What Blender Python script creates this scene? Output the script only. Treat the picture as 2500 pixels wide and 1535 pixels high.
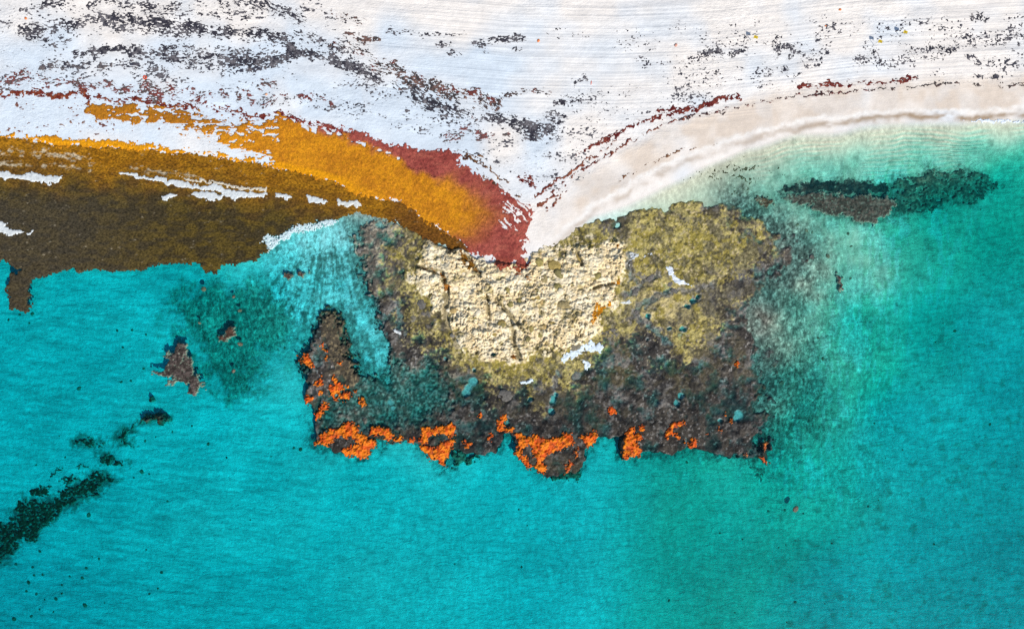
import bpy, math, random
import numpy as np
from mathutils import Vector

# ------------------------------------------------------------------ clear
for o in list(bpy.data.objects):
    bpy.data.objects.remove(o, do_unlink=True)
SC = bpy.context.scene
COL = SC.collection

# ------------------------------------------------------------------ camera, sky, sun, exposure
S = 0.06                                   # metres per photograph pixel on the water plane (frame is 150 m wide)
CX, CY = 1250.0, 767.5
cam_d = bpy.data.cameras.new('camera')
cam = bpy.data.objects.new('camera', cam_d)
COL.objects.link(cam)
cam.location = (0, 0, 100.0)
cam.rotation_euler = (0, 0, 0)
cam_d.sensor_width = 36.0
cam_d.lens = 24.0
cam_d.clip_start = 0.5
cam_d.clip_end = 4000
SC.camera = cam

SUN_DIR = Vector((0.60, -0.80, math.tan(math.radians(42)))).normalized()   # towards the sun (low right in the frame)
SUN_EL = math.asin(SUN_DIR.z)
world = bpy.data.worlds.new('World')
SC.world = world
world.use_nodes = True
wn = world.node_tree.nodes
bg = wn['Background']
sky = wn.new('ShaderNodeTexSky')
sky.sky_type = 'NISHITA'
sky.sun_disc = False
sky.sun_elevation = SUN_EL
sky.sun_rotation = math.atan2(SUN_DIR.x, SUN_DIR.y)
sky.dust_density = 0.6
world.node_tree.links.new(sky.outputs[0], bg.inputs[0])
bg.inputs[1].default_value = 0.11
sl = bpy.data.lights.new('sun', 'SUN')
sl.energy = 4.1
sl.angle = math.radians(0.5)
sl.color = (1.0, 0.95, 0.87)
sun = bpy.data.objects.new('sun', sl)
COL.objects.link(sun)
sun.rotation_euler = (-SUN_DIR).to_track_quat('-Z', 'Y').to_euler()
sun.location = (40, -60, 80)
SC.view_settings.view_transform = 'Standard'
SC.view_settings.look = 'None'
SC.view_settings.gamma = 1.0
SC.view_settings.use_curve_mapping = False
SC.view_settings.exposure = 0.0
SC.cycles.transparent_max_bounces = 12
SC.cycles.max_bounces = 3
SC.cycles.diffuse_bounces = 1
SC.cycles.use_denoising = False
SC.cycles.use_adaptive_sampling = True
SC.cycles.adaptive_threshold = 0.02

# ------------------------------------------------------------------ numeric helpers
rs = np.random.RandomState(7)
random.seed(7)
TAB = rs.rand(64, 256, 256).astype(np.float32)


def vn(x, y, seed):
    xi = np.floor(x).astype(np.int64); yi = np.floor(y).astype(np.int64)
    fx = (x - xi).astype(np.float32); fy = (y - yi).astype(np.float32)
    fx = fx * fx * fx * (fx * (fx * 6 - 15) + 10); fy = fy * fy * fy * (fy * (fy * 6 - 15) + 10)
    T = TAB[seed % 64]
    x0 = xi & 255; x1 = (xi + 1) & 255; y0 = yi & 255; y1 = (yi + 1) & 255
    a = T[y0, x0]; b = T[y0, x1]; c = T[y1, x0]; d = T[y1, x1]
    return (a + (b - a) * fx) * (1 - fy) + (c + (d - c) * fx) * fy


def N(x, y, sx, octv=3, seed=0, sy=None, gain=0.55, rot=0.0):
    """fractal noise, zero mean and about unit deviation; sx, sy feature size in photograph pixels"""
    sy = sx if sy is None else sy
    if rot:
        c, s = math.cos(rot), math.sin(rot)
        x, y = x * c + y * s, -x * s + y * c
    r = 0; amp = 1.0; tot = 0
    for o in range(octv):
        u = x / sx * 2.03 ** o + 17.3 * o + seed * 3.7
        v = y / sy * 2.03 ** o + 9.1 * o + seed * 1.9
        if o % 2:
            u, v = 0.8 * u + 0.6 * v * sy / sx if False else u, v
        r = r + amp * (vn(u, v, seed + o * 5) - 0.5)
        tot += amp * amp
        amp *= gain
    return r / (0.22 * math.sqrt(tot))


def worley(x, y, s, seed=0):
    """distance to nearest and second nearest jittered point, in cells"""
    u = x / s; v = y / s
    xi = np.floor(u).astype(np.int64); yi = np.floor(v).astype(np.int64)
    d1 = np.full(u.shape, 9.0, np.float32); d2 = d1.copy(); idv = np.zeros(u.shape, np.float32)
    for j in (-1, 0, 1):
        for i in (-1, 0, 1):
            cx = (xi + i) & 255; cy = (yi + j) & 255
            px = xi + i + 0.1 + 0.8 * TAB[(seed) % 64][cy, cx]; py = yi + j + 0.1 + 0.8 * TAB[(seed + 1) % 64][cy, cx]
            d = np.sqrt((u - px) ** 2 + (v - py) ** 2).astype(np.float32)
            near = d < d1
            d2 = np.where(near, d1, np.minimum(d2, d))
            idv = np.where(near, TAB[(seed + 2) % 64][cy, cx], idv)
            d1 = np.where(near, d, d1)
    return d1, d2, idv


def sm(a, b, x):
    t = np.clip((x - a) / (b - a), 0, 1)
    return t * t * (3 - 2 * t)


def mix(a, b, t):
    return a + (b - a) * t


def seg_dist2(x, y, x0, y0, x1, y1):
    dx, dy = x1 - x0, y1 - y0
    L = dx * dx + dy * dy + 1e-9
    t = np.clip(((x - x0) * dx + (y - y0) * dy) / L, 0, 1)
    ex = x - (x0 + t * dx); ey = y - (y0 + t * dy)
    return ex * ex + ey * ey


def poly_sdf(P, x, y):
    """signed distance in photograph pixels, positive inside"""
    x = np.asarray(x, np.float32); y = np.asarray(y, np.float32)
    d = np.full(x.shape, 1e12, np.float32); ins = np.zeros(x.shape, bool)
    n = len(P)
    for i in range(n):
        x0, y0 = P[i]; x1, y1 = P[(i + 1) % n]
        d = np.minimum(d, seg_dist2(x, y, x0, y0, x1, y1))
        if y0 != y1:
            c = ((y0 > y) != (y1 > y)) & (x < (x1 - x0) * (y - y0) / (y1 - y0) + x0)
            ins ^= c
    d = np.sqrt(d)
    return np.where(ins, d, -d)


def line_dist(P, x, y):
    d = np.full(np.shape(x), 1e12, np.float32)
    if len(P) == 1:
        P = [P[0], (P[0][0] + 1, P[0][1])]
    for (x0, y0), (x1, y1) in zip(P[:-1], P[1:]):
        d = np.minimum(d, seg_dist2(x, y, x0, y0, x1, y1))
    return np.sqrt(d)


# views of the photograph from which outlines were traced: origin and scale
VIEW = {'F': (0, 0, 1.015), 'A': (0, 0, .3451), 'B': (825, 0, .3451), 'C': (1650, 0, .3451), 'D': (0, 500, .3451),
        'E': (825, 500, .3451), 'G': (1650, 500, .3451), 'H': (0, 1015, .3451), 'I': (825, 1015, .3451), 'J': (1650, 1015, .3451),
        'K1': (750, 980, .2842), 'K2': (700, 740, .1624), 'K3': (1650, 1000, .1422), 'K4': (1060, 720, .1624),
        'K5': (1450, 600, .1624), 'K6': (1650, 60, .1422), 'S': (0, 0, 1.0)}


def T(v, *pts):
    ox, oy, k = VIEW[v]
    return [(ox + p[0] * k, oy + p[1] * k) for p in pts]


def X(px): return (px - CX) * S
def Y(py): return (CY - py) * S


# ------------------------------------------------------------------ the lie of the land
WATERLINE = [(-900, 300), (-300, 330), (0, 338), (200, 352), (400, 378), (600, 398), (760, 430), (880, 492), (1000, 528), (1100, 592), (1180, 640),
             (1280, 650), (1330, 612), (1400, 562), (1440, 527), (1530, 497), (1620, 452), (1720, 402), (1820, 358), (1950, 328),
             (2100, 306), (2300, 296), (2500, 292), (2800, 288), (3400, 280)]
LAND = WATERLINE + [(3400, -1400), (-900, -1400)]
DEPTH = [(100, 760, 1.45), (300, 740, 1.4), (200, 900, 1.55), (100, 1050, 1.6), (350, 950, 1.4), (500, 1050, 1.45), (650, 1060, 1.25), (700, 900, .95),
         (640, 880, 1.1), (450, 700, 1.4), (550, 800, 1.2), (620, 700, .95), (700, 620, .6), (780, 580, .26), (850, 620, .28), (860, 700, .36), (820, 560, .22), (740, 560, .34),
         (900, 800, .42), (930, 880, .5), (1050, 930, .8), (300, 550, 1.0), (600, 520, .7), (100, 450, .5), (0, 620, 1.3),
         (200, 1250, 1.6), (600, 1250, 1.4), (900, 1200, 1.4), (1250, 1220, 1.4), (1600, 1170, 1.3), (1250, 1450, 1.5), (600, 1450, 1.6),
         (100, 1450, 2.1), (1700, 1350, 1.55), (2000, 1380, 1.7), (2300, 1400, 1.75), (2450, 1500, 1.9), (2480, 1000, 1.7), (2300, 800, 1.6),
         (2450, 600, 1.5), (2150, 650, .45), (2000, 600, .26), (1950, 750, .42), (2050, 900, .55), (2080, 560, .28), (2200, 600, .7), (2120, 800, .85), (1920, 690, .17), (1900, 850, .24), (1890, 980, .32), (1980, 640, .18), (1900, 610, .07), (1870, 770, .09), (1850, 560, .07), (2000, 1000, .7), (2200, 1000, 1.4), (1950, 1050, .75),
         (2000, 1200, 1.2), (1900, 1180, 1.35), (1700, 460, .06), (1800, 420, .05), (1900, 380, .05), (2050, 360, .09), (2200, 370, .16), (1650, 475, .05), (1750, 430, .04), (1850, 400, .05), (2000, 350, .04), (2150, 338, .05), (2300, 335, .08), (2450, 330, .10), (1950, 425, .18), (2100, 410, .26), (1800, 470, .14), (2250, 405, .34),
         (2400, 380, .32), (2000, 450, .32), (2200, 450, .7), (2450, 450, 1.1), (2300, 520, 1.35), (1850, 480, .25), (1800, 560, .4),
         (1500, 800, 1.0), (1200, 850, 1.0), (1700, 900, 1.0), (-250, 900, 1.9), (-250, 1500, 2.3), (2750, 800, 2.0), (2750, 1500, 2.8),
         (600, 1735, 2.3), (1700, 1735, 2.3), (2750, 450, 1.3), (-250, 550, 1.2), (1080, 1000, 1.0), (900, 1000, .9)]
GX0, GY0, GST = -300.0, -260.0, 12.0
GNX, GNY = 302, 172
gx = GX0 + GST * np.arange(GNX); gy = GY0 + GST * np.arange(GNY)
CGX, CGY = np.meshgrid(gx.astype(np.float32), gy.astype(np.float32))
_num = np.zeros(CGX.shape); _den = np.zeros(CGX.shape)
for a, b, c in DEPTH:
    w = 1.0 / ((CGX - a) ** 2 + (CGY - b) ** 2 + 900) ** 1.6
    _num += w * c; _den += w
C_depth = _num / _den
for _ in range(3):
    Q = np.pad(C_depth, 1, mode='edge')
    C_depth = (Q[:-2, 1:-1] + Q[2:, 1:-1] + Q[1:-1, :-2] + Q[1:-1, 2:] + 2 * C_depth) / 6
C_land = poly_sdf(LAND, CGX, CGY)


def bil(A, x, y):
    u = np.clip((x - GX0) / GST, 0, GNX - 1.001); v = np.clip((y - GY0) / GST, 0, GNY - 1.001)
    i = u.astype(int); j = v.astype(int); fu = u - i; fv = v - j
    return (A[j, i] * (1 - fu) + A[j, i + 1] * fu) * (1 - fv) + (A[j + 1, i] * (1 - fu) + A[j + 1, i + 1] * fu) * fv


def sand_z(x, y):
    land = bil(C_land, x, y) + 3 * N(x, y, 120, 2, 40)
    dep = bil(C_depth, x, y)
    zl = 1.7 * (1 - np.exp(-np.maximum(land, 0) * S / 16)) + 0.035 * N(x, y, 90, 3, 3, sy=45) * sm(20, 120, land)
    zs = -dep * sm(0, 70, -land) - 0.02 * sm(0, 10, -land)
    zs = zs + sm(20, 150, -land) * (0.05 * N(x, y, 160, 3, 11) + 0.02 * N(x, y, 30, 2, 12))
    return np.where(land > 0, zl, zs)


REEF = [(850, 530), (905, 520), (960, 530), (1010, 565), (1060, 585), (1110, 605), (1180, 640), (1280, 640), (1310, 615), (1400, 558),
        (1440, 522), (1500, 508), (1600, 493), (1700, 482), (1760, 480), (1820, 495), (1890, 540), (1945, 575), (1968, 610), (1960, 655),
        (1900, 720), (1860, 790), (1870, 860), (1885, 940), (1870, 1010), (1865, 1060), (1880, 1125), (1800, 1120), (1740, 1112),
        (1700, 1092), (1640, 1112), (1580, 1115), (1520, 1122), (1513, 1070), (1460, 1072), (1432, 1105), (1412, 1155), (1340, 1172),
        (1275, 1130), (1252, 1072), (1236, 1066), (1215, 1108), (1160, 1105), (1120, 1105), (1088, 1140), (1040, 1100), (1000, 1086),
        (920, 1082), (895, 1122), (800, 1114), (765, 1090), (760, 1010), (745, 980), (750, 940), (725, 880), (735, 840), (775, 770),
        (800, 745), (845, 770), (861, 828), (877, 870), (889, 908), (915, 918), (945, 905), (950, 870), (937, 837), (916, 790), (890, 724), (872, 666), (858, 614)]
CREAM = T('E', (640, 250), (760, 300), (860, 320), (1000, 350), (1150, 380), (1270, 400), (1350, 340), (1450, 320), (1560, 290), (1700, 262), (1830, 262),
          (1960, 250), (2010, 380), (2040, 480), (2000, 560), (1990, 640), (1960, 690), (1810, 700), (1800, 800), (1840, 870), (1820, 950),
          (1700, 960), (1560, 1000), (1480, 1060), (1340, 1080), (1200, 1100), (1080, 1090), (950, 1050), (870, 1010), (830, 930),
          (800, 780), (700, 760), (670, 620), (560, 580), (510, 470), (600, 440), (640, 360))
OLIVE = T('F', (1410, 525), (1480, 505), (1600, 488), (1700, 495), (1780, 510), (1830, 560), (1850, 610), (1830, 655), (1775, 720), (1740, 790),
          (1710, 825), (1650, 850), (1600, 840), (1560, 800), (1480, 830), (1440, 850), (1400, 895), (1340, 925), (1250, 940), (1170, 930),
          (1110, 900), (1080, 860), (1060, 800), (1000, 760), (950, 700), (935, 640), (970, 590), (1010, 570), (1050, 575))
SUNK = [(880, 890), (960, 880), (1000, 905), (1040, 885), (1086, 915), (1105, 960), (1090, 1010), (1000, 1040), (900, 1050), (810, 1040), (790, 1000), (830, 950)]
WESTROCK = T('K2', (570, 380), (600, 240), (720, 200), (830, 170), (900, 250), (930, 350), (940, 430), (990, 540), (1050, 650), (1090, 800), (1080, 900),
             (1100, 1010), (1080, 1150), (1060, 1260), (960, 1290), (850, 1250), (780, 1150), (720, 1000), (760, 930), (700, 860), (620, 800),
             (610, 700), (520, 580), (540, 450))
TRENCH = [(T('K4', (940, 60), (1000, 170), (1100, 250), (1180, 370), (1190, 480), (1200, 600), (1190, 720), (1250, 830), (1290, 950)), 5.0),
          (T('K4', (1220, 400), (1330, 510)), 4.0),
          (T('K4', (180, 0), (170, 250), (200, 500), (260, 640), (330, 780), (350, 890)), 7.0),
          (T('E', (590, 440), (740, 480), (770, 580), (770, 650)), 5.0), (T('E', (890, 360), (960, 430), (1000, 490)), 5.0),
          (T('E', (1060, 640), (1065, 800)), 3.5), (T('E', (1690, 340), (1720, 420)), 4.5), (T('K5', (0, 640), (130, 600), (380, 560)), 3.5)]
GULLY = [(T('K5', (530, 130), (520, 300), (540, 440), (680, 560), (850, 520), (980, 420)), 6), (T('K5', (640, 1100), (640, 920), (720, 860), (860, 880), (900, 770), (1050, 715), (1250, 690), (1500, 640), (1800, 580)), 7),
         (T('K5', (430, 760), (560, 720), (680, 640)), 8), (T('K5', (700, 1080), (900, 1250), (1050, 1340), (1100, 1480)), 5), (T('K5', (1350, 930), (1440, 860), (1600, 760)), 5), (T('E', (1560, 1180), (1520, 1300), (1515, 1440)), 4), (T('E', (150, 480), (200, 640), (300, 760), (330, 900)), 5), (T('E', (400, 680), (440, 880)), 5)]
POOLS = [('K5', 820, 1060, 55), ('K5', 1345, 1255, 62), ('K5', 1135, 1245, 42), ('K5', 1420, 920, 42), ('K5', 1500, 830, 48), ('K5', 1560, 770, 38), ('K4', 580, 1310, 80),
         ('K4', 600, 1290, 60), ('K4', 510, 1400, 70), ('K4', 480, 1470, 75), ('K3', 1100, 110, 85), ('K3', 1080, 60, 70), ('K4', 600, 1120, 35), ('K4', 1830, 1500, 45),
         ('K2', 755, 1395, 40), ('K2', 862, 1310, 35), ('E', 1520, 1380, 30), ('E', 1510, 1460, 26), ('E', 370, 1400, 24), ('E', 385, 1440, 18),
         ('K1', 1715, 180, 30), ('K1', 2105, 90, 26), ('K5', 800, 1400, 30), ('E', 180, 1400, 20), ('E', 1360, 1380, 20), ('J', 430, 20, 26), ('E', 2430, 1350, 26),
         ('E', 2400, 1400, 26), ('K3', 760, 180, 50), ('K4', 880, 890, 40), ('K4', 160, 960, 30)]


def reef_fields(x, y):
    wx = x + 9 * N(x, y, 60, 3, 21) + 3.5 * N(x, y, 14, 2, 22); wy = y + 9 * N(x, y, 60, 3, 23) + 3.5 * N(x, y, 14, 2, 24)
    sd = poly_sdf(REEF, x + 0.55 * (wx - x), y + 0.55 * (wy - y))
    sd = sd + sm(1780, 1880, x) * sm(1130, 1080, y) * (6 * N(x, y, 8, 3, 25) + 22 * N(x, y, 45, 2, 20))
    sd = sd + 7 * N(x, y, 7, 3, 19) * sm(975, 930, x) * sm(960, 900, y)
    cr = poly_sdf(CREAM, x + 1.0 * (wx - x), y + 1.0 * (wy - y))
    ol = poly_sdf(OLIVE, x + 2.2 * (wx - x), y + 2.2 * (wy - y))
    sk = poly_sdf(SUNK, wx, wy)
    we = poly_sdf(WESTROCK, wx, wy)
    return sd, cr, ol, sk, we


def reef_z(x, y, F=None):
    sd, cr, ol, sk, we = reef_fields(x, y) if F is None else F
    d1, d2, idv = worley(x + 6 * N(x, y, 20, 3, 30), 1.35 * y + 6 * N(x, y, 20, 3, 31), 16.0, 5)
    e1, e2, ide = worley(x + 3 * N(x, y, 9, 2, 33), 1.4 * y + 3 * N(x, y, 9, 2, 34), 8.5, 9)
    cells = sm(0.02, 0.35, d2 - d1) * (0.35 + 0.65 * idv)
    small = sm(0.02, 0.4, e2 - e1) * ide
    wc = sm(-10, 14, cr); wo = sm(-25, 25, ol)
    z = -0.02 + 0.105 * N(x, y, 38, 4, 26) + 0.05 * N(x, y, 9, 2, 27)
    east = sm(1740, 1930, x + 25 * N(x, y, 80, 2, 28)); z = z - 0.05 * east
    north = sm(700, 560, y) * sm(1050, 900, x); z = z + north * (0.05 + 0.17 * N(x, y, 26, 4, 29, gain=.65))
    z = mix(z, 0.10 + 0.05 * N(x, y, 40, 3, 35) + 0.035 * N(x, y, 7, 2, 36) - 0.08 * sm(1780, 1900, x), wo)
    z = mix(z, z - 0.34, sm(-25, 35, sk + 10 * N(x, y, 8, 3, 18)))
    z = mix(z, 0.10 + 0.13 * N(x, y, 26, 3, 37) + 0.10 * small, sm(-6, 8, we))
    zc = 0.42 + 0.25 * sm(0, 90, cr) + 0.10 * N(x, y, 70, 3, 38) + 0.30 * cells * sm(0.2, -0.8, N(x, y, 60, 2, 39)) + (0.25 + sm(.9, -.6, N(x, y, 75, 2, 15))) * (0.14 * cells + 0.15 * small) + 0.10 * N(x, y, 34, 4, 14, sy=13, gain=.65) + 0.04 * N(x, y, 5, 2, 16) - 0.30 * sm(0.13, 0.0, np.abs(N(x, y, 48, 4, 17))) - 0.22 * sm(1.0, 1.9, N(x, y, 11, 3, 13, sy=8))
    z = mix(z, zc, wc)
    for P, w in TRENCH:
        d = line_dist(P, x + 1.5 * N(x, y, 16, 2, 41), y + 1.5 * N(x, y, 16, 2, 42))
        z = np.where(z > .05, np.maximum(z - 0.60 * sm(w * 1.3 + 1.5, w * 0.4, d), .05 - .03 * sm(w, 0, d)), z)
    for P, w in GULLY:
        d = line_dist(P, x + 4 * N(x, y, 14, 3, 41), y + 4 * N(x, y, 14, 3, 42))
        z = z - 0.13 * sm(w + 4, w * 0.4, d)
    for v, a, b, r in POOLS:
        (a, b), = T(v, (a, b)); r = r * VIEW[v][2]
        m = (np.abs(x - a) < 3 * r + 12) & (np.abs(y - b) < 3 * r + 12)
        if not m.any(): continue
        d = np.hypot(x - a + 2 * N(x, y, 12, 2, 43), y - b + 2 * N(x, y, 12, 2, 44))
        z = mix(z, -0.42, sm(r * 1.1, r * 0.6, d))
    bed = sand_z(x, y)
    w = 7 + 16 * sm(965, 930, x) * sm(960, 900, y) + 50 * sm(1720, 1900, x) * sm(1140, 1040, y) + 12 * sm(620, 540, y)
    e = sm(0, 1, sd / w)
    return mix(np.minimum(bed - 0.25, z - 0.3 + 0.2 * sm(1720, 1850, x) * sm(1130, 1060, y)), z, e)


def ground_z(x, y):
    return np.maximum(sand_z(x, y), reef_z(x, y))


def water_or_ground(x, y):
    return np.maximum(sand_z(x, y), 0.0)


# ------------------------------------------------------------------ materials
def new_mat(name):
    m = bpy.data.materials.new(name); m.use_nodes = True
    nt = m.node_tree
    return m, nt, nt.nodes['Principled BSDF']


def node(nt, t, **kw):
    n = nt.nodes.new(t)
    for k, v in kw.items():
        if k == 'inp':
            for a, b in v.items(): n.inputs[a].default_value = b
        else: setattr(n, k, v)
    return n


def ramp(nt, fac, stops):
    r = nt.nodes.new('ShaderNodeValToRGB')
    els = r.color_ramp.elements
    while len(els) < len(stops): els.new(0.5)
    for e, (p, c) in zip(els, stops):
        e.position = p; e.color = (c, c, c, 1) if not isinstance(c, tuple) else (*c, 1)
    nt.links.new(fac, r.inputs[0])
    return r


def attr_mat(name, fine=4.0, lo=0.6, hi=1.3, bump=0.5, bscale=5.0, bdist=0.08, rough=0.9, spec=0.15, fine2=None, mapscale=(1, 1, 1), rot=0.0):
    """colour from the surface's own 'tint', broken up by grain, with relief in the normal"""
    m, nt, p = new_mat(name)
    L = nt.links.new
    at = node(nt, 'ShaderNodeAttribute', attribute_name='tint')
    tc = node(nt, 'ShaderNodeNewGeometry')
    mp = node(nt, 'ShaderNodeMapping')
    mp.inputs['Scale'].default_value = mapscale; mp.inputs['Rotation'].default_value = (0, 0, rot)
    L(tc.outputs['Position'], mp.inputs['Vector'])
    n1 = node(nt, 'ShaderNodeTexNoise', inp={'Scale': fine, 'Detail': 5.0, 'Roughness': 0.7})
    L(mp.outputs[0], n1.inputs['Vector'])
    r = ramp(nt, n1.outputs['Fac'], [(0.32, lo), (0.68, hi)])
    mx = node(nt, 'ShaderNodeMix', data_type='RGBA', blend_type='MULTIPLY', inp={'Factor': 1.0})
    L(at.outputs['Color'], mx.inputs['A']); L(r.outputs[0], mx.inputs['B'])
    mx.clamp_result = False
    L(mx.outputs['Result'], p.inputs['Base Color'])
    n2 = node(nt, 'ShaderNodeTexNoise', inp={'Scale': bscale, 'Detail': 4.0, 'Roughness': 0.65})
    L(mp.outputs[0], n2.inputs['Vector'])
    b = node(nt, 'ShaderNodeBump', inp={'Strength': bump, 'Distance': bdist})
    L(n2.outputs['Fac'], b.inputs['Height']); L(b.outputs[0], p.inputs['Normal'])
    p.inputs['Roughness'].default_value = rough
    p.inputs['Specular IOR Level'].default_value = spec
    return m


M_WEED = attr_mat('washed_seaweed', fine=5.0, lo=0.5, hi=1.4, bump=0.8, bscale=7.0, bdist=0.07)
M_FLOAT = attr_mat('floating_seaweed', fine=4.0, lo=0.2, hi=1.9, bump=0.9, bscale=5.0, bdist=0.09, mapscale=(0.8, 1.3, 1), rot=0.5)
M_WRACK = attr_mat('dry_wrack', fine=4.0, lo=0.45, hi=1.6, bump=0.8, bscale=7.0, bdist=0.1)
M_CORAL = attr_mat('orange_crust', fine=6.0, lo=0.5, hi=1.25, bump=0.9, bscale=7, bdist=0.07, rough=0.7, spec=0.3)
M_FOAM = attr_mat('foam', fine=4.0, lo=0.75, hi=1.1, bump=0.2, bscale=6.0, bdist=0.06, rough=0.8)
M_ROCK = attr_mat('reef_rock', fine=3.2, lo=0.55, hi=1.4, bump=0.8, bscale=4.2, bdist=0.13, rough=0.85, spec=0.2)
M_STONE = attr_mat('limestone', fine=3.5, lo=0.8, hi=1.15, bump=0.6, bscale=5.0, bdist=0.1)
M_SUNK = attr_mat('sunken_weed', fine=2.2, lo=0.3, hi=1.7, bump=0.8, bscale=3.0, bdist=0.2)


def sand_material():
    m, nt, p = new_mat('sand')
    L = nt.links.new
    at = node(nt, 'ShaderNodeAttribute', attribute_name='tint')
    z = node(nt, 'ShaderNodeAttribute', attribute_name='zone')       # r: dry trampled sand, g: seabed, b: tyre-track field
    uv = node(nt, 'ShaderNodeAttribute', attribute_name='shore')     # along / across the beach, metres
    geo = node(nt, 'ShaderNodeNewGeometry')
    sep = node(nt, 'ShaderNodeSeparateColor'); L(z.outputs['Color'], sep.inputs[0])
    # grain in the colour
    n1 = node(nt, 'ShaderNodeTexNoise', inp={'Scale': 5.0, 'Detail': 4.0, 'Roughness': 0.7}); L(geo.outputs['Position'], n1.inputs['Vector'])
    r1 = ramp(nt, n1.outputs['Fac'], [(0.3, 0.93), (0.7, 1.05)])
    mx = node(nt, 'ShaderNodeMix', data_type='RGBA', blend_type='MULTIPLY', inp={'Factor': 1.0})
    L(at.outputs['Color'], mx.inputs['A']); L(r1.outputs[0], mx.inputs['B'])
    rk = node(nt, 'ShaderNodeAttribute', attribute_name='rocky_mottle')
    mg = node(nt, 'ShaderNodeMapping'); mg.inputs['Scale'].default_value = (1.0, 0.65, 1); L(geo.outputs['Position'], mg.inputs['Vector'])
    n3 = node(nt, 'ShaderNodeTexNoise', inp={'Scale': 2.0, 'Detail': 6.0, 'Roughness': 0.8}); L(mg.outputs[0], n3.inputs['Vector'])
    r3 = ramp(nt, n3.outputs['Fac'], [(0.36, 0.25), (0.5, 0.95), (0.66, 2.1)])
    mk = node(nt, 'ShaderNodeMix', data_type='RGBA', blend_type='MULTIPLY', inp={'Factor': 1.0}); mk.clamp_result = False
    L(rk.outputs['Fac'], mk.inputs['Factor']); L(mx.outputs['Result'], mk.inputs['A']); L(r3.outputs[0], mk.inputs['B'])
    L(mk.outputs['Result'], p.inputs['Base Color'])
    # relief: trampled dents on dry sand, streaks along the tyre tracks, ripples on the sea bed
    mp = node(nt, 'ShaderNodeMapping'); mp.inputs['Rotation'].default_value = (0, 0, -0.5); mp.inputs['Scale'].default_value = (0.9, 1.7, 1)
    L(geo.outputs['Position'], mp.inputs['Vector'])
    dents = node(nt, 'ShaderNodeTexNoise', inp={'Scale': 1.9, 'Detail': 4.0, 'Roughness': 0.6}); L(mp.outputs[0], dents.inputs['Vector'])
    mu = node(nt, 'ShaderNodeMapping'); mu.inputs['Scale'].default_value = (0.012, 1.15, 1); L(uv.outputs['Vector'], mu.inputs['Vector'])
    tracks = node(nt, 'ShaderNodeTexNoise', inp={'Scale': 1.0, 'Detail': 2.5, 'Roughness': 0.6}); L(mu.outputs[0], tracks.inputs['Vector'])
    rip = node(nt, 'ShaderNodeTexNoise', inp={'Scale': 0.6, 'Detail': 6.0, 'Roughness': 0.76, 'Distortion': 0.8})
    mr = node(nt, 'ShaderNodeMapping'); mr.inputs['Rotation'].default_value = (0, 0, 0.3); mr.inputs['Scale'].default_value = (0.8, 2.0, 1)
    L(geo.outputs['Position'], mr.inputs['Vector']); L(mr.outputs[0], rip.inputs['Vector'])

    def mul(a, b, k=1.0):
        q = node(nt, 'ShaderNodeMath', operation='MULTIPLY'); L(a, q.inputs[0])
        if b is None: q.inputs[1].default_value = k
        else: L(b, q.inputs[1])
        return q.outputs[0]

    def add(a, b):
        q = node(nt, 'ShaderNodeMath', operation='ADD'); L(a, q.inputs[0]); L(b, q.inputs[1]); return q.outputs[0]
    h = add(add(mul(mul(dents.outputs['Fac'], sep.outputs[0]), None, 0.12), mul(mul(tracks.outputs['Fac'], sep.outputs[2]), None, 0.24)),
            mul(mul(rip.outputs['Fac'], sep.outputs[1]), None, 0.46))
    h = add(h, mul(n1.outputs['Fac'], None, 0.02))
    b = node(nt, 'ShaderNodeBump', inp={'Strength': 0.9, 'Distance': 1.0}); L(h, b.inputs['Height']); L(b.outputs[0], p.inputs['Normal'])
    p.inputs['Roughness'].default_value = 0.95
    p.inputs['Specular IOR Level'].default_value = 0.08
    return m


def water_material():
    m = bpy.data.materials.new('sea_water'); m.use_nodes = True
    nt = m.node_tree; nt.nodes.clear(); L = nt.links.new
    out = node(nt, 'ShaderNodeOutputMaterial')
    geo = node(nt, 'ShaderNodeNewGeometry')
    mp = node(nt, 'ShaderNodeMapping'); mp.inputs['Scale'].default_value = (1.0, 1.8, 1); mp.inputs['Rotation'].default_value = (0, 0, 0.2)
    L(geo.outputs['Position'], mp.inputs['Vector'])
    n1 = node(nt, 'ShaderNodeTexNoise', inp={'Scale': 1.5, 'Detail': 4.0, 'Roughness': 0.6, 'Distortion': 0.3}); L(mp.outputs[0], n1.inputs['Vector'])
    b = node(nt, 'ShaderNodeBump', inp={'Strength': 0.8, 'Distance': 0.03}); L(n1.outputs['Fac'], b.inputs['Height'])
    lw = node(nt, 'ShaderNodeLayerWeight', inp={'Blend': 0.5})
    pw = node(nt, 'ShaderNodeMath', operation='POWER'); L(lw.outputs['Facing'], pw.inputs[0]); pw.inputs[1].default_value = 5.0
    fr = node(nt, 'ShaderNodeMath', operation='MULTIPLY_ADD'); L(pw.outputs[0], fr.inputs[0]); fr.inputs[1].default_value = 0.98; fr.inputs[2].default_value = 0.02
    tr = node(nt, 'ShaderNodeBsdfTransparent')
    gl = node(nt, 'ShaderNodeBsdfGlossy', inp={'Roughness': 0.10}); L(b.outputs[0], gl.inputs['Normal'])
    mx = node(nt, 'ShaderNodeMixShader'); L(fr.outputs[0], mx.inputs[0]); L(tr.outputs[0], mx.inputs[1]); L(gl.outputs[0], mx.inputs[2])
    L(mx.outputs[0], out.inputs['Surface'])
    va = node(nt, 'ShaderNodeVolumeAbsorption')
    va.inputs['Color'].default_value = (0.0, 0.908, 0.932, 1); va.inputs['Density'].default_value = 1.6
    L(va.outputs[0], out.inputs['Volume'])
    return m


M_SAND = sand_material()
M_WATER = water_material()


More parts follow.
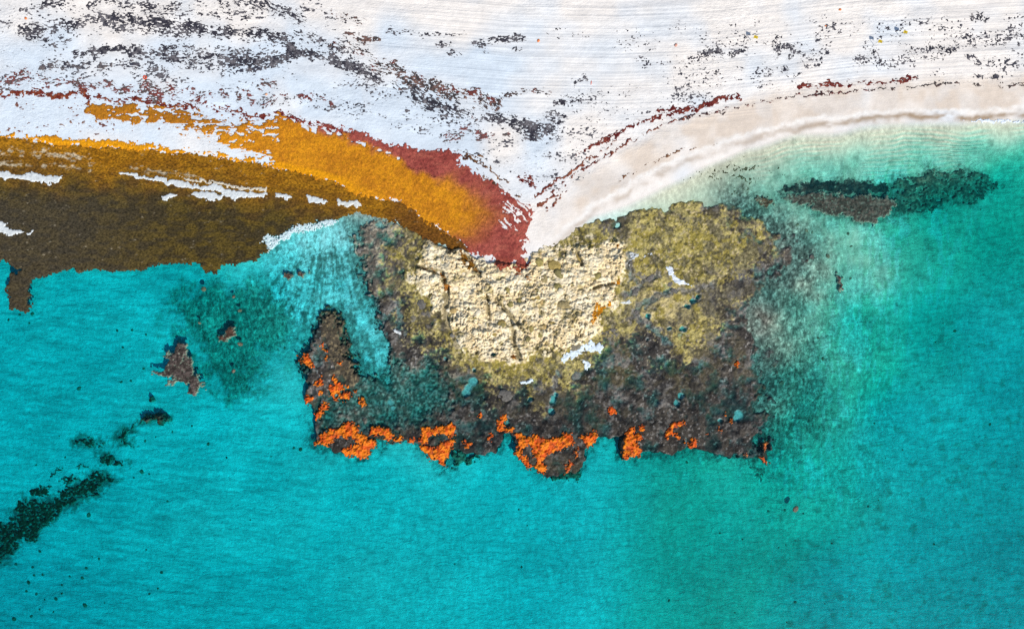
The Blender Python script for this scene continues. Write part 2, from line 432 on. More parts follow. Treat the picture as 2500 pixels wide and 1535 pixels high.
def plain(name, col, rough=0.6):
    m, nt, p = new_mat(name)
    geo = node(nt, 'ShaderNodeNewGeometry')
    n1 = node(nt, 'ShaderNodeTexNoise', inp={'Scale': 9.0, 'Detail': 3.0}); nt.links.new(geo.outputs['Position'], n1.inputs['Vector'])
    r = ramp(nt, n1.outputs['Fac'], [(0.3, tuple(c * 0.8 for c in col)), (0.7, tuple(min(1, c * 1.15) for c in col))])
    nt.links.new(r.outputs[0], p.inputs['Base Color']); p.inputs['Roughness'].default_value = rough
    return m


# ------------------------------------------------------------------ mesh helpers
def make_mesh(name, V, Fq, tint=None, extra=None, smooth=True):
    me = bpy.data.meshes.new(name)
    V = np.asarray(V, np.float32); Fq = np.asarray(Fq, np.int32)
    k = Fq.shape[1]
    me.vertices.add(len(V)); me.vertices.foreach_set('co', V.ravel())
    me.loops.add(Fq.size); me.loops.foreach_set('vertex_index', Fq.ravel())
    me.polygons.add(len(Fq)); me.polygons.foreach_set('loop_start', np.arange(0, Fq.size, k, dtype=np.int32))
    me.polygons.foreach_set('use_smooth', np.full(len(Fq), smooth, bool))
    for nm, A in ([('tint', tint)] if tint is not None else []) + list((extra or {}).items()):
        C = np.ones((len(V), 4), np.float32); C[:, :3] = A
        a = me.attributes.new(nm, 'FLOAT_COLOR', 'POINT'); a.data.foreach_set('color', C.ravel())
    me.update(calc_edges=True)
    return me


def put(name, me, mat, parent=None, **props):
    o = bpy.data.objects.new(name, me); COL.objects.link(o)
    if mat and not me.materials: me.materials.append(mat)
    if parent: o.parent = parent
    for k, v in props.items(): o[k] = v
    return o


def grid_faces(nx, ny):
    i = np.arange(nx * ny).reshape(ny, nx)
    return np.stack([i[1:, :-1], i[1:, 1:], i[:-1, 1:], i[:-1, :-1]], -1).reshape(-1, 4)


def bbox(P, m):
    P = np.array(P); return P[:, 0].min() - m, P[:, 1].min() - m, P[:, 0].max() + m, P[:, 1].max() + m


def patch(name, box, step, tfun, base, thick, tint, mat, rough=0.02, rs_=8.0, sink=0.35, seed=1, cut=0.0, soft=3.0, **props):
    """a sheet with real thickness over the ground: stands proud where tfun > 0 and dips under it outside"""
    x0, y0, x1, y1 = box
    xs = np.arange(x0, x1 + step, step, dtype=np.float32); ys = np.arange(y0, y1 + step, step, dtype=np.float32)
    if len(xs) < 3 or len(ys) < 3: return None
    gxx, gyy = np.meshgrid(xs, ys)
    t = tfun(gxx, gyy)
    nx, ny = len(xs), len(ys)
    F = grid_faces(nx, ny)
    tm = t.ravel()[F].max(1)
    F = F[tm > cut]
    if len(F) == 0: return None
    used, inv = np.unique(F, return_inverse=True)
    F = inv.reshape(F.shape)
    px = gxx.ravel()[used]; py = gyy.ravel()[used]; tt = t.ravel()[used]
    z = base(px, py)
    up = thick * (1 - np.exp(-soft * np.maximum(tt, 0))) * (1 + 0.12 * N(px, py, rs_, 2, seed)) + rough * np.maximum(N(px, py, rs_ * 0.6, 2, seed + 1), -0.8) * (tt > 0.08)
    z = z + np.where(tt > 0, np.maximum(up, 0.006), sink * np.maximum(tt, -0.6) - 0.004)
    V = np.stack([X(px), Y(py), z], -1)
    C = tint(px, py, tt) if callable(tint) else np.tile(np.array(tint, np.float32), (len(px), 1))
    me = make_mesh(name, V, F, C)
    return put(name, me, mat, **props)


def const(c): return np.array(c, np.float32)


def cmix(a, b, t):
    return const(a)[None] * (1 - t[:, None]) + const(b)[None] * t[:, None]


# ------------------------------------------------------------------ SETTING: sand sheet (beach and sea bed)
SWASH = T('E', (1480, 290), (1600, 180), (1720, 60)) + T('B', (1800, 1440), (1950, 1380), (2100, 1280), (2300, 1180)) + \
    T('C', (0, 1120), (150, 1070), (350, 1000), (600, 930), (850, 870), (1100, 830), (1350, 800), (1600, 785), (1900, 785), (2150, 790), (2463, 770), (3200, 760))
tx0, ty0, tx1, ty1, tst = -240.0, -190.0, 2740.0, 1726.0, 3.0
xs = np.arange(tx0, tx1, tst, dtype=np.float32); ys = np.arange(ty0, ty1, tst, dtype=np.float32)
TX, TY = np.meshgrid(xs, ys)
land = bil(C_land, TX, TY) + 3 * N(TX, TY, 120, 2, 40)
tz = sand_z(TX, TY)
dsw = bil(line_dist(SWASH, CGX, CGY) * np.sign(CGY - np.interp(CGX, [p[0] for p in SWASH], [p[1] for p in SWASH])), TX, TY)
dsw = dsw + 2.5 * N(TX, TY, 30, 3, 46)
n_big = N(TX, TY, 220, 3, 47)
cool = np.clip(sm(1500, 900, TX + 120 * N(TX, TY, 200, 2, 48)) * sm(20, 160, TY) + 0.25 * N(TX, TY, 90, 2, 49), 0, 1)
WARM = const((.845, .79, .73)); COOL = const((.655, .73, .795))
tint = WARM[None, None] * (1 - cool[..., None]) + COOL[None, None] * cool[..., None]
# wet, packed sand on the right shore: peach above the swash, shell grit on the swash line, brown below it
right = sm(1280, 1420, TX) * (land > -30)
peach = right * sm(-95, -60, dsw) * (1 - sm(-8, 4, dsw)) * np.clip(0.8 + 0.25 * N(TX, TY, 60, 3, 50), 0, 1)
pk = const((.69, .59, .495)); grey = const((.68, .67, .655))
tint = mix(tint, pk[None, None] * (1 - 0.3 * np.clip(N(TX, TY, 50, 2, 51), 0, 1))[..., None] + 0.3 * np.clip(N(TX, TY, 50, 2, 51), 0, 1)[..., None] * grey, peach[..., None])
grit = 0.7 * right * np.exp(-(dsw / 5.5) ** 2) * np.clip(0.75 + 0.6 * N(TX, TY, 7, 2, 52), 0, 1)
brown = right * np.exp(-((dsw - 14) / 9.0) ** 2) * mix(0.55, 1.0, sm(1700, 2300, TX)) * np.clip(0.75 + 0.3 * N(TX, TY, 40, 3, 53, sy=15), 0, 1)
tint = mix(tint, const((.36, .26, .17)), brown[..., None])
tint = mix(tint, const((.86, .83, .78)), grit[..., None])
tint = tint * (1 + .022 * N(TX, TY, 45, 3, 148, sy=20) + .02 * N(TX, TY, 9, 2, 147))[..., None]
# sea bed: white sand to the left, sand under a yellow-green film to the right
sea = sm(4, -20, land)
film = sm(1550, 1950, TX + 90 * N(TX, TY, 150, 3, 54)) * sm(0.1, 0.5, -tz) * (1 - .55 * sm(1130, 1350, TY))
streak = N(TX, TY, 10, 3, 55, sy=34) + 0.7 * N(TX, TY, 40, 2, 56, sy=110)
shoal = np.exp(-(((TX - 2080) / 170) ** 2 + ((TY - 640) / 150) ** 2)) + 0.9 * np.exp(-(((TX - 2030) / 110) ** 2 + ((TY - 880) / 130) ** 2)) + \
    0.6 * np.exp(-(((TX - 2010) / 60) ** 2 + ((TY - 1170) / 60) ** 2)) + 0.9 * np.exp(-(((TX - 2050) / 260) ** 2 + ((TY - 400) / 70) ** 2))
bare = sm(0.1, 0.9, streak + 2.0 * shoal - 0.9)  # pale shoals; the beige streaks are sun glints painted into the colour
BED_S = const((.70, .645, .48)); BED_L = const((.74, .765, .715)); BED_F = const((.49, .60, .40)); BED_B = const((.78, .72, .56))
bed = mix(BED_L[None, None] * np.ones_like(tint), BED_S, sm(1400, 1650, TX)[..., None])
bed = mix(bed, BED_F, film[..., None])
bed = mix(bed, BED_B, (bare * film * sm(2500, 2250, TX))[..., None])
far = sm(2080, 2450, TX + 0.45 * (TY - 800) + 50 * N(TX, TY, 150, 2, 149)) * sm(550, 850, TY)
bed = mix(bed, const((.50, .64, .60)), (0.85 * far)[..., None])
weedy = sm(0.1, 1.3, N(TX, TY, 22, 3, 57) + 1.5 * np.exp(-(((TX - 1930) / 110) ** 2 + ((TY - 820) / 260) ** 2)) - 0.8) * sm(1840, 1900, TX)
bed = mix(bed, const((.26, .30, .21)), (0.5 * weedy)[..., None])
# rock under a skin of weed round the reef: a dark shelf to the left, a mottled grey-olive one to the right, wash-covered ledges by the channel
SHELF_L = T('D', (1180, 640), (1400, 540), (1680, 560), (1900, 520), (2100, 640), (2260, 760), (2150, 860), (2080, 980), (1980, 1080), (1880, 1100), (1890, 1220), (1780, 1310), (1600, 1350), (1450, 1300), (1380, 1100), (1300, 1000), (1200, 920))
LEDGE = [(640, 600), (700, 560), (800, 535), (870, 530), (890, 700), (930, 830), (960, 900), (890, 930), (850, 800), (800, 740), (750, 800), (715, 850), (700, 760), (650, 690)]
SHELF_R = [(1760, 470), (1880, 520), (1980, 560), (2030, 640), (2010, 760), (2030, 880), (2040, 1000), (1990, 1080), (1900, 1150), (1830, 1120), (1840, 900), (1900, 700)]
fine = N(TX, TY, 7, 3, 150, gain=.7); med = N(TX, TY, 30, 3, 151)
c_l = bil(poly_sdf(SHELF_L, CGX, CGY), TX, TY); c_d = bil(poly_sdf(LEDGE, CGX, CGY), TX, TY); c_r = bil(poly_sdf(SHELF_R, CGX, CGY), TX, TY)
k_l = sm(-45, 40, c_l + 14 * med + 9 * fine)
bed = mix(bed, cmix((.10, .15, .10), (.30, .36, .25), sm(-1.2, 1.6, fine + .5 * med).ravel()).reshape(bed.shape), (0.88 * k_l)[..., None])
k_d = sm(-25, 35, c_d + 14 * med + 8 * fine)
flow = np.arctan2(TY - 470, TX - 800)
wash = N(np.hypot(TX - 800, TY - 470), flow * 260, 70, 3, 152, sy=7)
bed = mix(bed, cmix((.15, .18, .155), (.80, .84, .83), sm(-1.2, 1.2, 0.7 * fine + 0.6 * med + 0.75 * wash + 0.7 * sm(660, 560, TY) + 0.15).ravel()).reshape(bed.shape), (0.85 * k_d)[..., None])
k_r = sm(-50, 40, c_r + 18 * med + 20 * fine)
bed = mix(bed, cmix((.12, .12, .09), (.52, .48, .36), sm(-1.0, 1.3, fine + 0.35 * N(TX, TY, 14, 2, 153, sy=60)).ravel()).reshape(bed.shape), (0.72 * k_r)[..., None])
STAIN = [T('H', (-300, 900), (0, 750), (90, 590), (300, 610), (460, 490), (640, 400), (770, 450), (640, 580), (380, 700), (250, 830), (80, 920), (0, 1050), (-300, 1150)), T('H', (630, 275), (780, 310), (870, 335), (800, 390), (680, 355)), T('H', (460, 210), (510, 150), (710, 205), (560, 245)),
         T('H', (780, 140), (970, 50), (1190, 30), (1000, 60), (860, 150), (940, 235), (775, 205)), T('C', (690, 1350), (850, 1290), (1150, 1265), (1500, 1285), (1750, 1205), (2050, 1200), (2340, 1290), (2150, 1430), (1900, 1450), (1700, 1530), (1350, 1585), (980, 1490), (850, 1430))]
st = np.max([bil(poly_sdf(P, CGX, CGY), TX, TY) for P in STAIN], 0)
k_t = sm(-12, 10, st + 5 * med + 7 * fine)
bed = mix(bed, cmix((.04, .07, .05), (.20, .23, .16), sm(-1, 1.6, fine).ravel()).reshape(bed.shape), (0.8 * k_t)[..., None])
d_reef = -bil(poly_sdf(REEF, CGX, CGY), TX, TY) + 8 * med + 6 * fine
k_e = np.exp(-np.maximum(d_reef, 0) / 55.0) * sm(1690, 1800, TX) * sm(1150, 1060, TY)
k_s = np.exp(-np.maximum(d_reef, 0) / 11.0) * sm(960, 1060, TY)
k_w = np.exp(-np.maximum(d_reef, 0) / 15.0) * sm(980, 950, TX) * sm(1000, 960, TY)
k_n = np.clip(np.maximum.reduce([k_e, .8 * k_s, .8 * k_w]), 0, 1)
bed = mix(bed, cmix((.075, .072, .06), (.30, .29, .24), sm(-1.0, 1.6, fine).ravel()).reshape(bed.shape), (0.92 * k_n)[..., None])
# sand-wave blotches, plus caustic mottle and wave-crest lines painted into the bed colour
bed = bed * np.clip(1 + .055 * N(TX, TY, 9, 3, 154, sy=20, rot=-.25) * sm(500, 1100, TX) + .09 * N(TX, TY, 44, 3, 155, sy=9, rot=.10) * sm(1100, 500, TX) + .05 * N(TX, TY, 120, 3, 156), .6, 1.3)[..., None]
# low bars of sand that run along the right shore
bars = sm(1750, 2000, TX) * sm(-6, -40, land) * sm(-170, -110, land)
tz = tz + bars * 0.055 * np.sin(land / 10.0 * 2 * math.pi + 1.8 * N(TX, TY, 90, 3, 58)) * np.clip(.7 + .5 * N(TX, TY, 60, 2, 59), 0, 1.4)
tint = mix(tint, bed, sea[..., None])
dry = sm(6, 40, land) * (1 - 0.55 * sm(-70, -55, dsw) * right)
trk = sm(420, 250, TY + 0.05 * np.abs(TX - 1500)) * sm(700, 1050, TX) * sm(30, 120, land)
zone = np.stack([np.clip(dry * (0.75 + 0.25 * n_big), 0, 1.2), sea * sm(0.05, 0.5, -tz), trk], -1)
v_ac = (TY + 55 * np.exp(-((TX - 1350) / 520.0) ** 2) * 0 - 0.00005 * (TX - 1250) ** 2 * 0)
curve = np.interp(TX, [-240, 800, 1250, 1500, 1750, 2100, 2500, 2740], [10, 30, 66, 70, 58, 20, 0, -6])
shore = np.stack([TX * S, (TY - curve) * S, 0 * TX], -1)
V = np.stack([X(TX), Y(TY), tz], -1).reshape(-1, 3)
Fc = grid_faces(len(xs), len(ys))
# skirt that carries the same ground on to the horizon
ring = []
ny_, nx_ = TX.shape
edge_idx = list(range(0, nx_, 12)) + [nx_ - 1]
V = V.tolist() if False else V
me = make_mesh('sand', V, Fc, tint.reshape(-1, 3), {'zone': zone.reshape(-1, 3), 'shore': shore.reshape(-1, 3), 'rocky_mottle': np.repeat((sea * np.clip(np.maximum.reduce([k_l, k_n, .7 * k_t, 0.6 * k_d, k_r, 0.30 * sm(1450, 1650, TX) * sm(560, 480, TY), 0.55 * film * sm(2350, 2100, TX), 0.24 + 0 * TX]), 0, 1)).reshape(-1, 1), 3, 1)})  # rock grain, plus an even grain painting water mottle and sparkle on the bed
sand = put('sand', me, M_SAND, kind='structure', label='white sand beach shelving into a pale sandy sea bed')


def skirt():
    xo = np.concatenate([np.linspace(-9000, tx0, 14)[:-1], np.linspace(tx0 + 6, tx1 - 9, 60), np.linspace(tx1, 11500, 14)[1:]])
    yo = np.concatenate([np.linspace(-9000, ty0, 14)[:-1], np.linspace(ty0 + 6, ty1 - 9, 40), np.linspace(ty1, 11000, 14)[1:]])
    gx_, gy_ = np.meshgrid(xo, yo)
    wl = np.interp(gx_, [p[0] for p in WATERLINE], [p[1] for p in WATERLINE])
    l_ = wl - gy_
    z = np.where(l_ > 0, 1.7 * (1 - np.exp(-l_ * S / 16)), -np.minimum(-l_ * 0.004 + 0.3, 5))
    xin = np.clip(gx_, tx0 + 3, tx1 - 6); yin = np.clip(gy_, ty0 + 3, ty1 - 6)
    zi = sand_z(xin, yin); dd = np.hypot(gx_ - xin, gy_ - yin)
    z = mix(zi - 0.01, z, sm(0, 900, dd))
    inner = (gx_ > tx0 + 4) & (gx_ < tx1 - 7) & (gy_ > ty0 + 4) & (gy_ < ty1 - 7)
    F = grid_faces(len(xo), len(yo))
    keep = ~inner.ravel()[F].all(1)
    F = F[keep]
    u, inv = np.unique(F, return_inverse=True)
    tl = np.where((l_ > 0)[..., None], const((.76, .77, .77)), const((.6, .68, .62)))
    zn = np.stack([(l_ > 0) * 0.8, (l_ < -30) * 1.0, 0 * l_], -1)
    me = make_mesh('far_sand', np.stack([X(gx_), Y(gy_), z - 0.03], -1).reshape(-1, 3)[u], inv.reshape(F.shape), tl.reshape(-1, 3)[u],
                   {'zone': zn.reshape(-1, 3)[u], 'shore': np.zeros((len(u), 3)), 'rocky_mottle': np.zeros((len(u), 3))})
    put('distant_sand', me, M_SAND, kind='structure', label='sand and sea bed running on beyond the frame')


skirt()

# ------------------------------------------------------------------ SETTING: the sea
W = 560.0
wv = np.array([[-W, -W, 0], [W, -W, 0], [W, W, 0], [-W, W, 0], [-W, -W, -9], [W, -W, -9], [W, W, -9], [-W, W, -9]], float)
wf = np.array([[0, 1, 2, 3], [7, 6, 5, 4], [0, 4, 5, 1], [1, 5, 6, 2], [2, 6, 7, 3], [3, 7, 4, 0]])
water = put('sea_water', make_mesh('sea_water', wv, wf, smooth=False), M_WATER, kind='structure', label='clear turquoise sea water')

# ------------------------------------------------------------------ the reef platform
rx = np.arange(690, 2000, 1.75, dtype=np.float32); ry = np.arange(470, 1200, 1.75, dtype=np.float32)
RX, RY = np.meshgrid(rx, ry)
RF = reef_fields(RX, RY)
RZ = reef_z(RX, RY, RF)


def reef_tint(x, y, z, F):
    sd, cr, ol, sk, we = F
    x = x.ravel(); y = y.ravel(); z = z.ravel(); sd, cr, ol, sk, we = [a.ravel() for a in (sd, cr, ol, sk, we)]
    sp = N(x, y, 5, 2, 60); md = N(x, y, 22, 3, 61); bg_ = N(x, y, 70, 3, 62)
    c = cmix((.046, .040, .034), (.105, .090, .072), sm(-1, 1.5, md))
    c = mix(c, const((.36, .34, .31)), (sm(0.8, 2.0, sp) * 0.85)[:, None])
    c = mix(c, const((.17, .14, .06)), (sm(0.1, 1.3, bg_) * 0.6)[:, None])
    c = mix(c, const((.25, .235, .215)), (sm(0.5, 1.5, N(x, y, 32, 4, 67, gain=.7)) * 0.6)[:, None])
    c = mix(c, const((.022, .02, .02)), (sm(0.5, 1.6, N(x, y, 26, 4, 68, gain=.7)) * 0.75)[:, None])
    north = sm(720, 580, y) * sm(1060, 900, x)
    c = mix(c, cmix((.16, .14, .11), (.44, .41, .32), sm(-1, 1, md + .5 * sp)), (north * 0.9)[:, None])
    c = mix(c, cmix((.085, .09, .07), (.30, .31, .26), sm(-.8, 1.5, sp)), (0.9 * sm(-25, 25, sk))[:, None])
    wo = sm(-30, 30, ol + 10 * md + 16 * sp - 30 * sm(.3, 1.6, bg_ + .8 * sm(1640, 1800, x)))
    oc = cmix((.31, .25, .055), (.48, .40, .14), sm(-1, 1.2, md + 0.5 * sp))
    oc = mix(oc, const((.085, .072, .03)), (sm(0.1, 1.5, N(x, y, 9, 4, 63, gain=.7) + .5 * N(x, y, 60, 2, 58)) * 0.85)[:, None])
    oc = mix(oc, const((.62, .50, .24)), (0.8 * np.exp(-((x - 1625) / 60) ** 2 - ((y - 745) / 45) ** 2) * sm(-.8, .8, md))[:, None])
    oc = mix(oc, const((.62, .50, .30)), (sm(0.9, 2.0, N(x, y, 6, 2, 64)) * 0.7)[:, None])
    oc = mix(oc, cmix((.075, .068, .045), (.21, .185, .11), sm(-1, 1.4, sp)), (sm(-.3, 1.1, N(x, y, 20, 4, 69, gain=.75) + 1.0 * sm(1620, 1800, x) - .5) * .8)[:, None])
    c = mix(c, oc, wo[:, None])
    # black weed turf on the seaward and right-hand rim
    turf = sm(0.0, 1.2, bg_ + 1.2 * sm(1650, 1850, x) + 1.0 * sm(890, 1000, y) - 1.0) * (1 - sm(-10, 12, cr))
    c = mix(c, cmix((.055, .050, .048), (.12, .11, .105), sm(-1, 1.5, sp)), (turf * 0.45)[:, None])
    c = mix(c, cmix((.075, .062, .042), (.22, .17, .09), sm(0.0, 1.6, sp)), (sm(-5, 6, we) * 0.9)[:, None])
    c = c * (1 - .38 * sm(900, 1010, y + 30 * bg_))[:, None]      # black weed and wet rock on the seaward rim
    wc = sm(-8, 8, cr + 4 * md + 7 * sp)
    cc = cmix((.83, .67, .40), (.91, .79, .55), sm(-1, 1, md))
    cc = mix(cc, const((.40, .32, .12)), (sm(0.9, 2.0, N(x, y, 16, 3, 65)) * 0.75)[:, None])
    cc = mix(cc, const((.62, .36, .13)), (sm(1.5, 2.4, N(x, y, 7, 2, 66)) * 0.5)[:, None])
    c = mix(c, cc, wc[:, None])
    c = mix(c, cmix((.08, .075, .062), (.30, .28, .23), sm(-1, 1.6, sp)), (sm(.14, .0, z - sand_z(x, y)) * sm(1720, 1800, x) * sm(1110, 1060, y) * .9)[:, None])
    for P, w in GULLY:
        d = line_dist(P, x + 4 * N(x, y, 14, 3, 41), y + 4 * N(x, y, 14, 3, 42))
        c = mix(c, cmix((.10, .095, .09), (.26, .25, .235), sm(-1, 1, sp)), (0.8 * sm(w + 5, w * 0.5, d))[:, None])
    for v, a, b, r in POOLS:
        (a, b), = T(v, (a, b)); r = r * VIEW[v][2]
        c = mix(c, const((.40, .44, .42)), (0.85 * sm(r * 1.1, r * .5, np.hypot(x - a, y - b)))[:, None])
    for P, w in TRENCH:
        d = line_dist(P, x, y)
        c = mix(c, const((.27, .22, .11)), (0.85 * sm(w * 1.3 + 2, w * 0.7, d) * wc)[:, None])
    return c


RT = reef_tint(RX, RY, RZ, RF)
Fq = grid_faces(len(rx), len(ry))
keep = (RF[0].ravel()[Fq].max(1) > -4)
Fq = Fq[keep]; used, inv = np.unique(Fq, return_inverse=True)
me = make_mesh('rock_platform', np.stack([X(RX), Y(RY), RZ], -1).reshape(-1, 3)[used], inv.reshape(Fq.shape), RT[used])
reef = put('rock_platform', me, M_ROCK, label='wave-cut limestone reef platform, cream on top and dark round its rim', category='rock')


# stones on the platform: lumps that share a few meshes
def lump(seed, sub=2, flat=0.6):
    import bmesh
    bm = bmesh.new(); bmesh.ops.create_icosphere(bm, subdivisions=sub, radius=1.0)
    r = np.random.RandomState(seed); ph = r.rand(6) * 6.28; kk = r.randn(6, 3) * 1.5
    for v in bm.verts:
        f = 1 + 0.13 * sum(math.sin(v.co.dot(Vector(kk[i])) + ph[i]) for i in range(4)) + 0.05 * math.sin(5 * v.co.x + ph[4]) * math.cos(6 * v.co.y + ph[5])
        v.co = Vector((v.co.x * f * (0.85 + 0.3 * r.rand() * 0.2), v.co.y * f, v.co.z * f * flat))
    for f in bm.faces: f.smooth = True
    me = bpy.data.meshes.new('stone'); bm.to_mesh(me); bm.free()
    return me


def tinted(mesh, col, name):
    me = mesh.copy(); me.name = name
    a = me.attributes.new('tint', 'FLOAT_COLOR', 'POINT')
    r = np.random.RandomState(len(me.vertices))
    C = np.ones((len(me.vertices), 4), np.float32); C[:, :3] = np.array(col) * (0.88 + 0.24 * r.rand(len(me.vertices), 1))
    a.data.foreach_set('color', C.ravel())
    return me


LUMPS = [lump(s, 2, 0.6) for s in range(6)]
ST_CREAM = [tinted(l, c, 'stone') for l, c in zip(LUMPS, [(.84, .71, .48), (.87, .76, .55), (.80, .66, .42), (.84, .73, .52), (.86, .74, .50), (.76, .60, .36)])]
ST_ALGAE = [tinted(l, c, 'mound') for l, c in zip(LUMPS, [(.30, .25, .09), (.36, .29, .10), (.42, .31, .10), (.26, .22, .09), (.34, .27, .13), (.48, .34, .14)])]
ST_GREY = [tinted(l, c, 'boulder') for l, c in zip(LUMPS, [(.19, .18, .16), (.15, .14, .125), (.22, .20, .15), (.17, .155, .14), (.14, .13, .11), (.21, .19, .14)])]
ST_DARK = [tinted(l, c, 'seabed_rock') for l, c in zip(LUMPS, [(.16, .17, .11), (.19, .17, .11), (.14, .15, .09), (.20, .15, .11), (.15, .18, .10), (.18, .15, .10)])]


def stone(name, me, px, py, r, mat, parent=None, zb=None, asp=1.0, rz=None, hz=0.8, **props):
    z = float(ground_z(np.array([px], np.float32), np.array([py], np.float32))[0]) if zb is None else zb
    o = put(name, me, None, parent, **props)
    if not me.materials: me.materials.append(mat)
    o.location = (X(px), Y(py), z - 0.12 * r * S)
    o.rotation_euler = (0, 0, random.random() * 6.28 if rz is None else rz)
    o.scale = (r * S * asp, r * S / asp ** 0.5, r * S * 0.9 * hz)
    return o


k = 0; tries = 0; placed = []
while k < 170 and tries < 6000:
    tries += 1
    a = random.uniform(1000, 1540); b = random.uniform(590, 890)
    q = np.array([a], np.float32); w = np.array([b], np.float32)
    if poly_sdf(CREAM, q, w)[0] < 6: continue
    r = random.choice([3.2, 4, 4.5, 5, 6, 7.5])
    if any((a - c) ** 2 + (b - d) ** 2 < (r + e) ** 2 * 1.1 for c, d, e in placed): continue
    placed.append((a, b, r)); k += 1
pa = np.array(placed, np.float32)
pz = ground_z(pa[:, 0], pa[:, 1])
for (a, b, r), z in zip(placed, pz):
    stone('stone', random.choice(ST_CREAM), a, b, r, M_STONE, reef, zb=float(z), asp=random.uniform(1, 1.5))
MOUNDS = [('K4', 1160, 130, 60, 1, .3), ('K4', 1280, 110, 48, 1, 0), ('K4', 1500, 60, 70, 1.2, -.5), ('K4', 1640, 110, 36, 1.1, 0), ('K4', 1440, 345, 60, 1, 0),
          ('K4', 1640, 480, 46, 1.1, 1.2), ('K4', 1610, 590, 55, 1, 0), ('K4', 1450, 510, 42, 1, 0), ('K4', 1770, 430, 30, 1.5, 0), ('K4', 1030, 450, 52, 1.2, .5),
          ('K4', 500, 220, 70, 1.6, 0), ('K4', 310, 230, 50, 1.5, .2), ('K4', 1070, 370, 38, 1.1, 0), ('K4', 610, 360, 33, 1, 0), ('K4', 885, 575, 38, 1.8, -.9),
          ('K4', 1410, 660, 48, 1.1, 0), ('K4', 2030, 320, 55, 1, 0), ('K4', 1110, 800, 38, 1.2, 0), ('K4', 1440, 1070, 38, 1.2, .4), ('E', 1420, 410, 28, 1.2, 0),
          ('E', 1525, 440, 42, 1.2, -.5), ('E', 1560, 490, 34, 1.5, -1), ('E', 1460, 520, 30, 1, 0), ('E', 1300, 570, 32, 1.3, -.3), ('E', 1560, 580, 40, 1.2, 0),
          ('E', 1200, 610, 22, 1, 0), ('E', 1700, 380, 22, 1.7, -1.1), ('E', 1410, 610, 24, 1.2, 0), ('E', 1600, 700, 40, 1.6, 0), ('E', 1440, 690, 22, 1, 0),
          ('E', 1840, 500, 34, 1.3, .2), ('E', 920, 740, 30, 1.5, 0), ('E', 1160, 850, 28, 1.1, 0)]
for i, (v, a, b, r, asp, rz) in enumerate(MOUNDS):
    (a, b), = T(v, (a, b))
    stone('algae_mound', ST_ALGAE[i % 6], a, b, r * VIEW[v][2] * 1.05, M_ROCK, reef, asp=asp, rz=rz, hz=0.75)
BOULD = [('K5', 480, 740, 70, 1.1, .3), ('K5', 640, 690, 60, 1.2, 1.2), ('K5', 700, 450, 60, 1.5, -.6), ('K5', 850, 480, 60, 1.5, .6), ('K5', 880, 800, 55, 1.3, 1.1),
         ('K5', 960, 745, 50, 1.4, .3), ('K5', 1070, 720, 55, 1.3, .1), ('K5', 1210, 680, 60, 1.2, .1), ('K5', 660, 890, 75, 1.1, .4), ('K5', 640, 1000, 40, 1.3, 1.2),
         ('K5', 545, 280, 45, 2.0, 1.4), ('K4', 2110, 760, 85, 1.3, .4), ('K4', 290, 600, 45, 1.2, 0), ('K2', 2020, 30, 70, 1.2, 0), ('K2', 1900, 250, 50, 1, 0),
         ('K2', 2050, 170, 45, 1, 0), ('K2', 1640, 960, 55, 1, 0), ('K2', 1480, 230, 80, 1.1, .8), ('E', 1690, 1200, 60, 1.1, .5), ('E', 1180, 1350, 45, 1.4, .2),
         ('E', 820, 1200, 40, 1.2, 0), ('E', 2350, 560, 24, 1.1, 0), ('E', 590, 690, 30, 1.2, .3), ('E', 640, 770, 26, 1.1, .2), ('E', 170, 320, 30, 1.3, 0), ('K2', 2130, 180, 36, 1, 0)]
for i, (v, a, b, r, asp, rz) in enumerate(BOULD):
    (a, b), = T(v, (a, b))
    stone('boulder', ST_GREY[i % 6], a, b, r * VIEW[v][2], M_ROCK, reef, asp=asp, rz=rz, hz=0.45)

# ------------------------------------------------------------------ orange crusts along the reef edge
def crust(P, label, holes=(), tone=0.0, thick=0.22):
    m = 7
    def t(x, y):
        wx = x + 1.6 * N(x, y, 9, 3, 70) + 1.0 * N(x, y, 4, 2, 71); wy = y + 1.6 * N(x, y, 9, 3, 72) + 1.0 * N(x, y, 4, 2, 73)
        d = poly_sdf(P, wx, wy)
        for hx, hy, hr in holes:
            d = np.minimum(d, np.hypot(wx - hx, wy - hy) - hr)
        return d / 7.0 + 0.07 + 0.24 * N(x, y, 3.6, 2, 77) - 0.16 * np.maximum(N(x, y, 8, 2, 75) - 1.1, 0) * 3
    def tint(x, y, tt):
        c = cmix((.72, .10, .003), (.93, .24, .003), sm(-1.2, 1.2, N(x, y, 9, 3, 74)))
        c = mix(c, const((.30, .05, .012)), (0.8 * sm(0.9, 1.9, N(x, y, 6, 2, 76)))[:, None])
        c = mix(c, const((.26, .07, .02)), (0.7 * sm(.35, 0, tt))[:, None])
        return mix(c, const((.35, .13, .09)), tone)
    base = lambda x, y: np.maximum(ground_z(x, y), -0.10 - 0.15 * tone)
    return patch('orange_crust', bbox(P, m), 1.25, t, base, thick, tint, M_CORAL, rough=0.05, rs_=7, sink=0.6, seed=70, cut=-0.05,
                 label=label, category='encrusting growth', group='orange crusts on the reef')


def hol(v, *hs):
    ox, oy, k_ = VIEW[v]
    return [(ox + a * k_, oy + b * k_, r * k_) for a, b, r in hs]


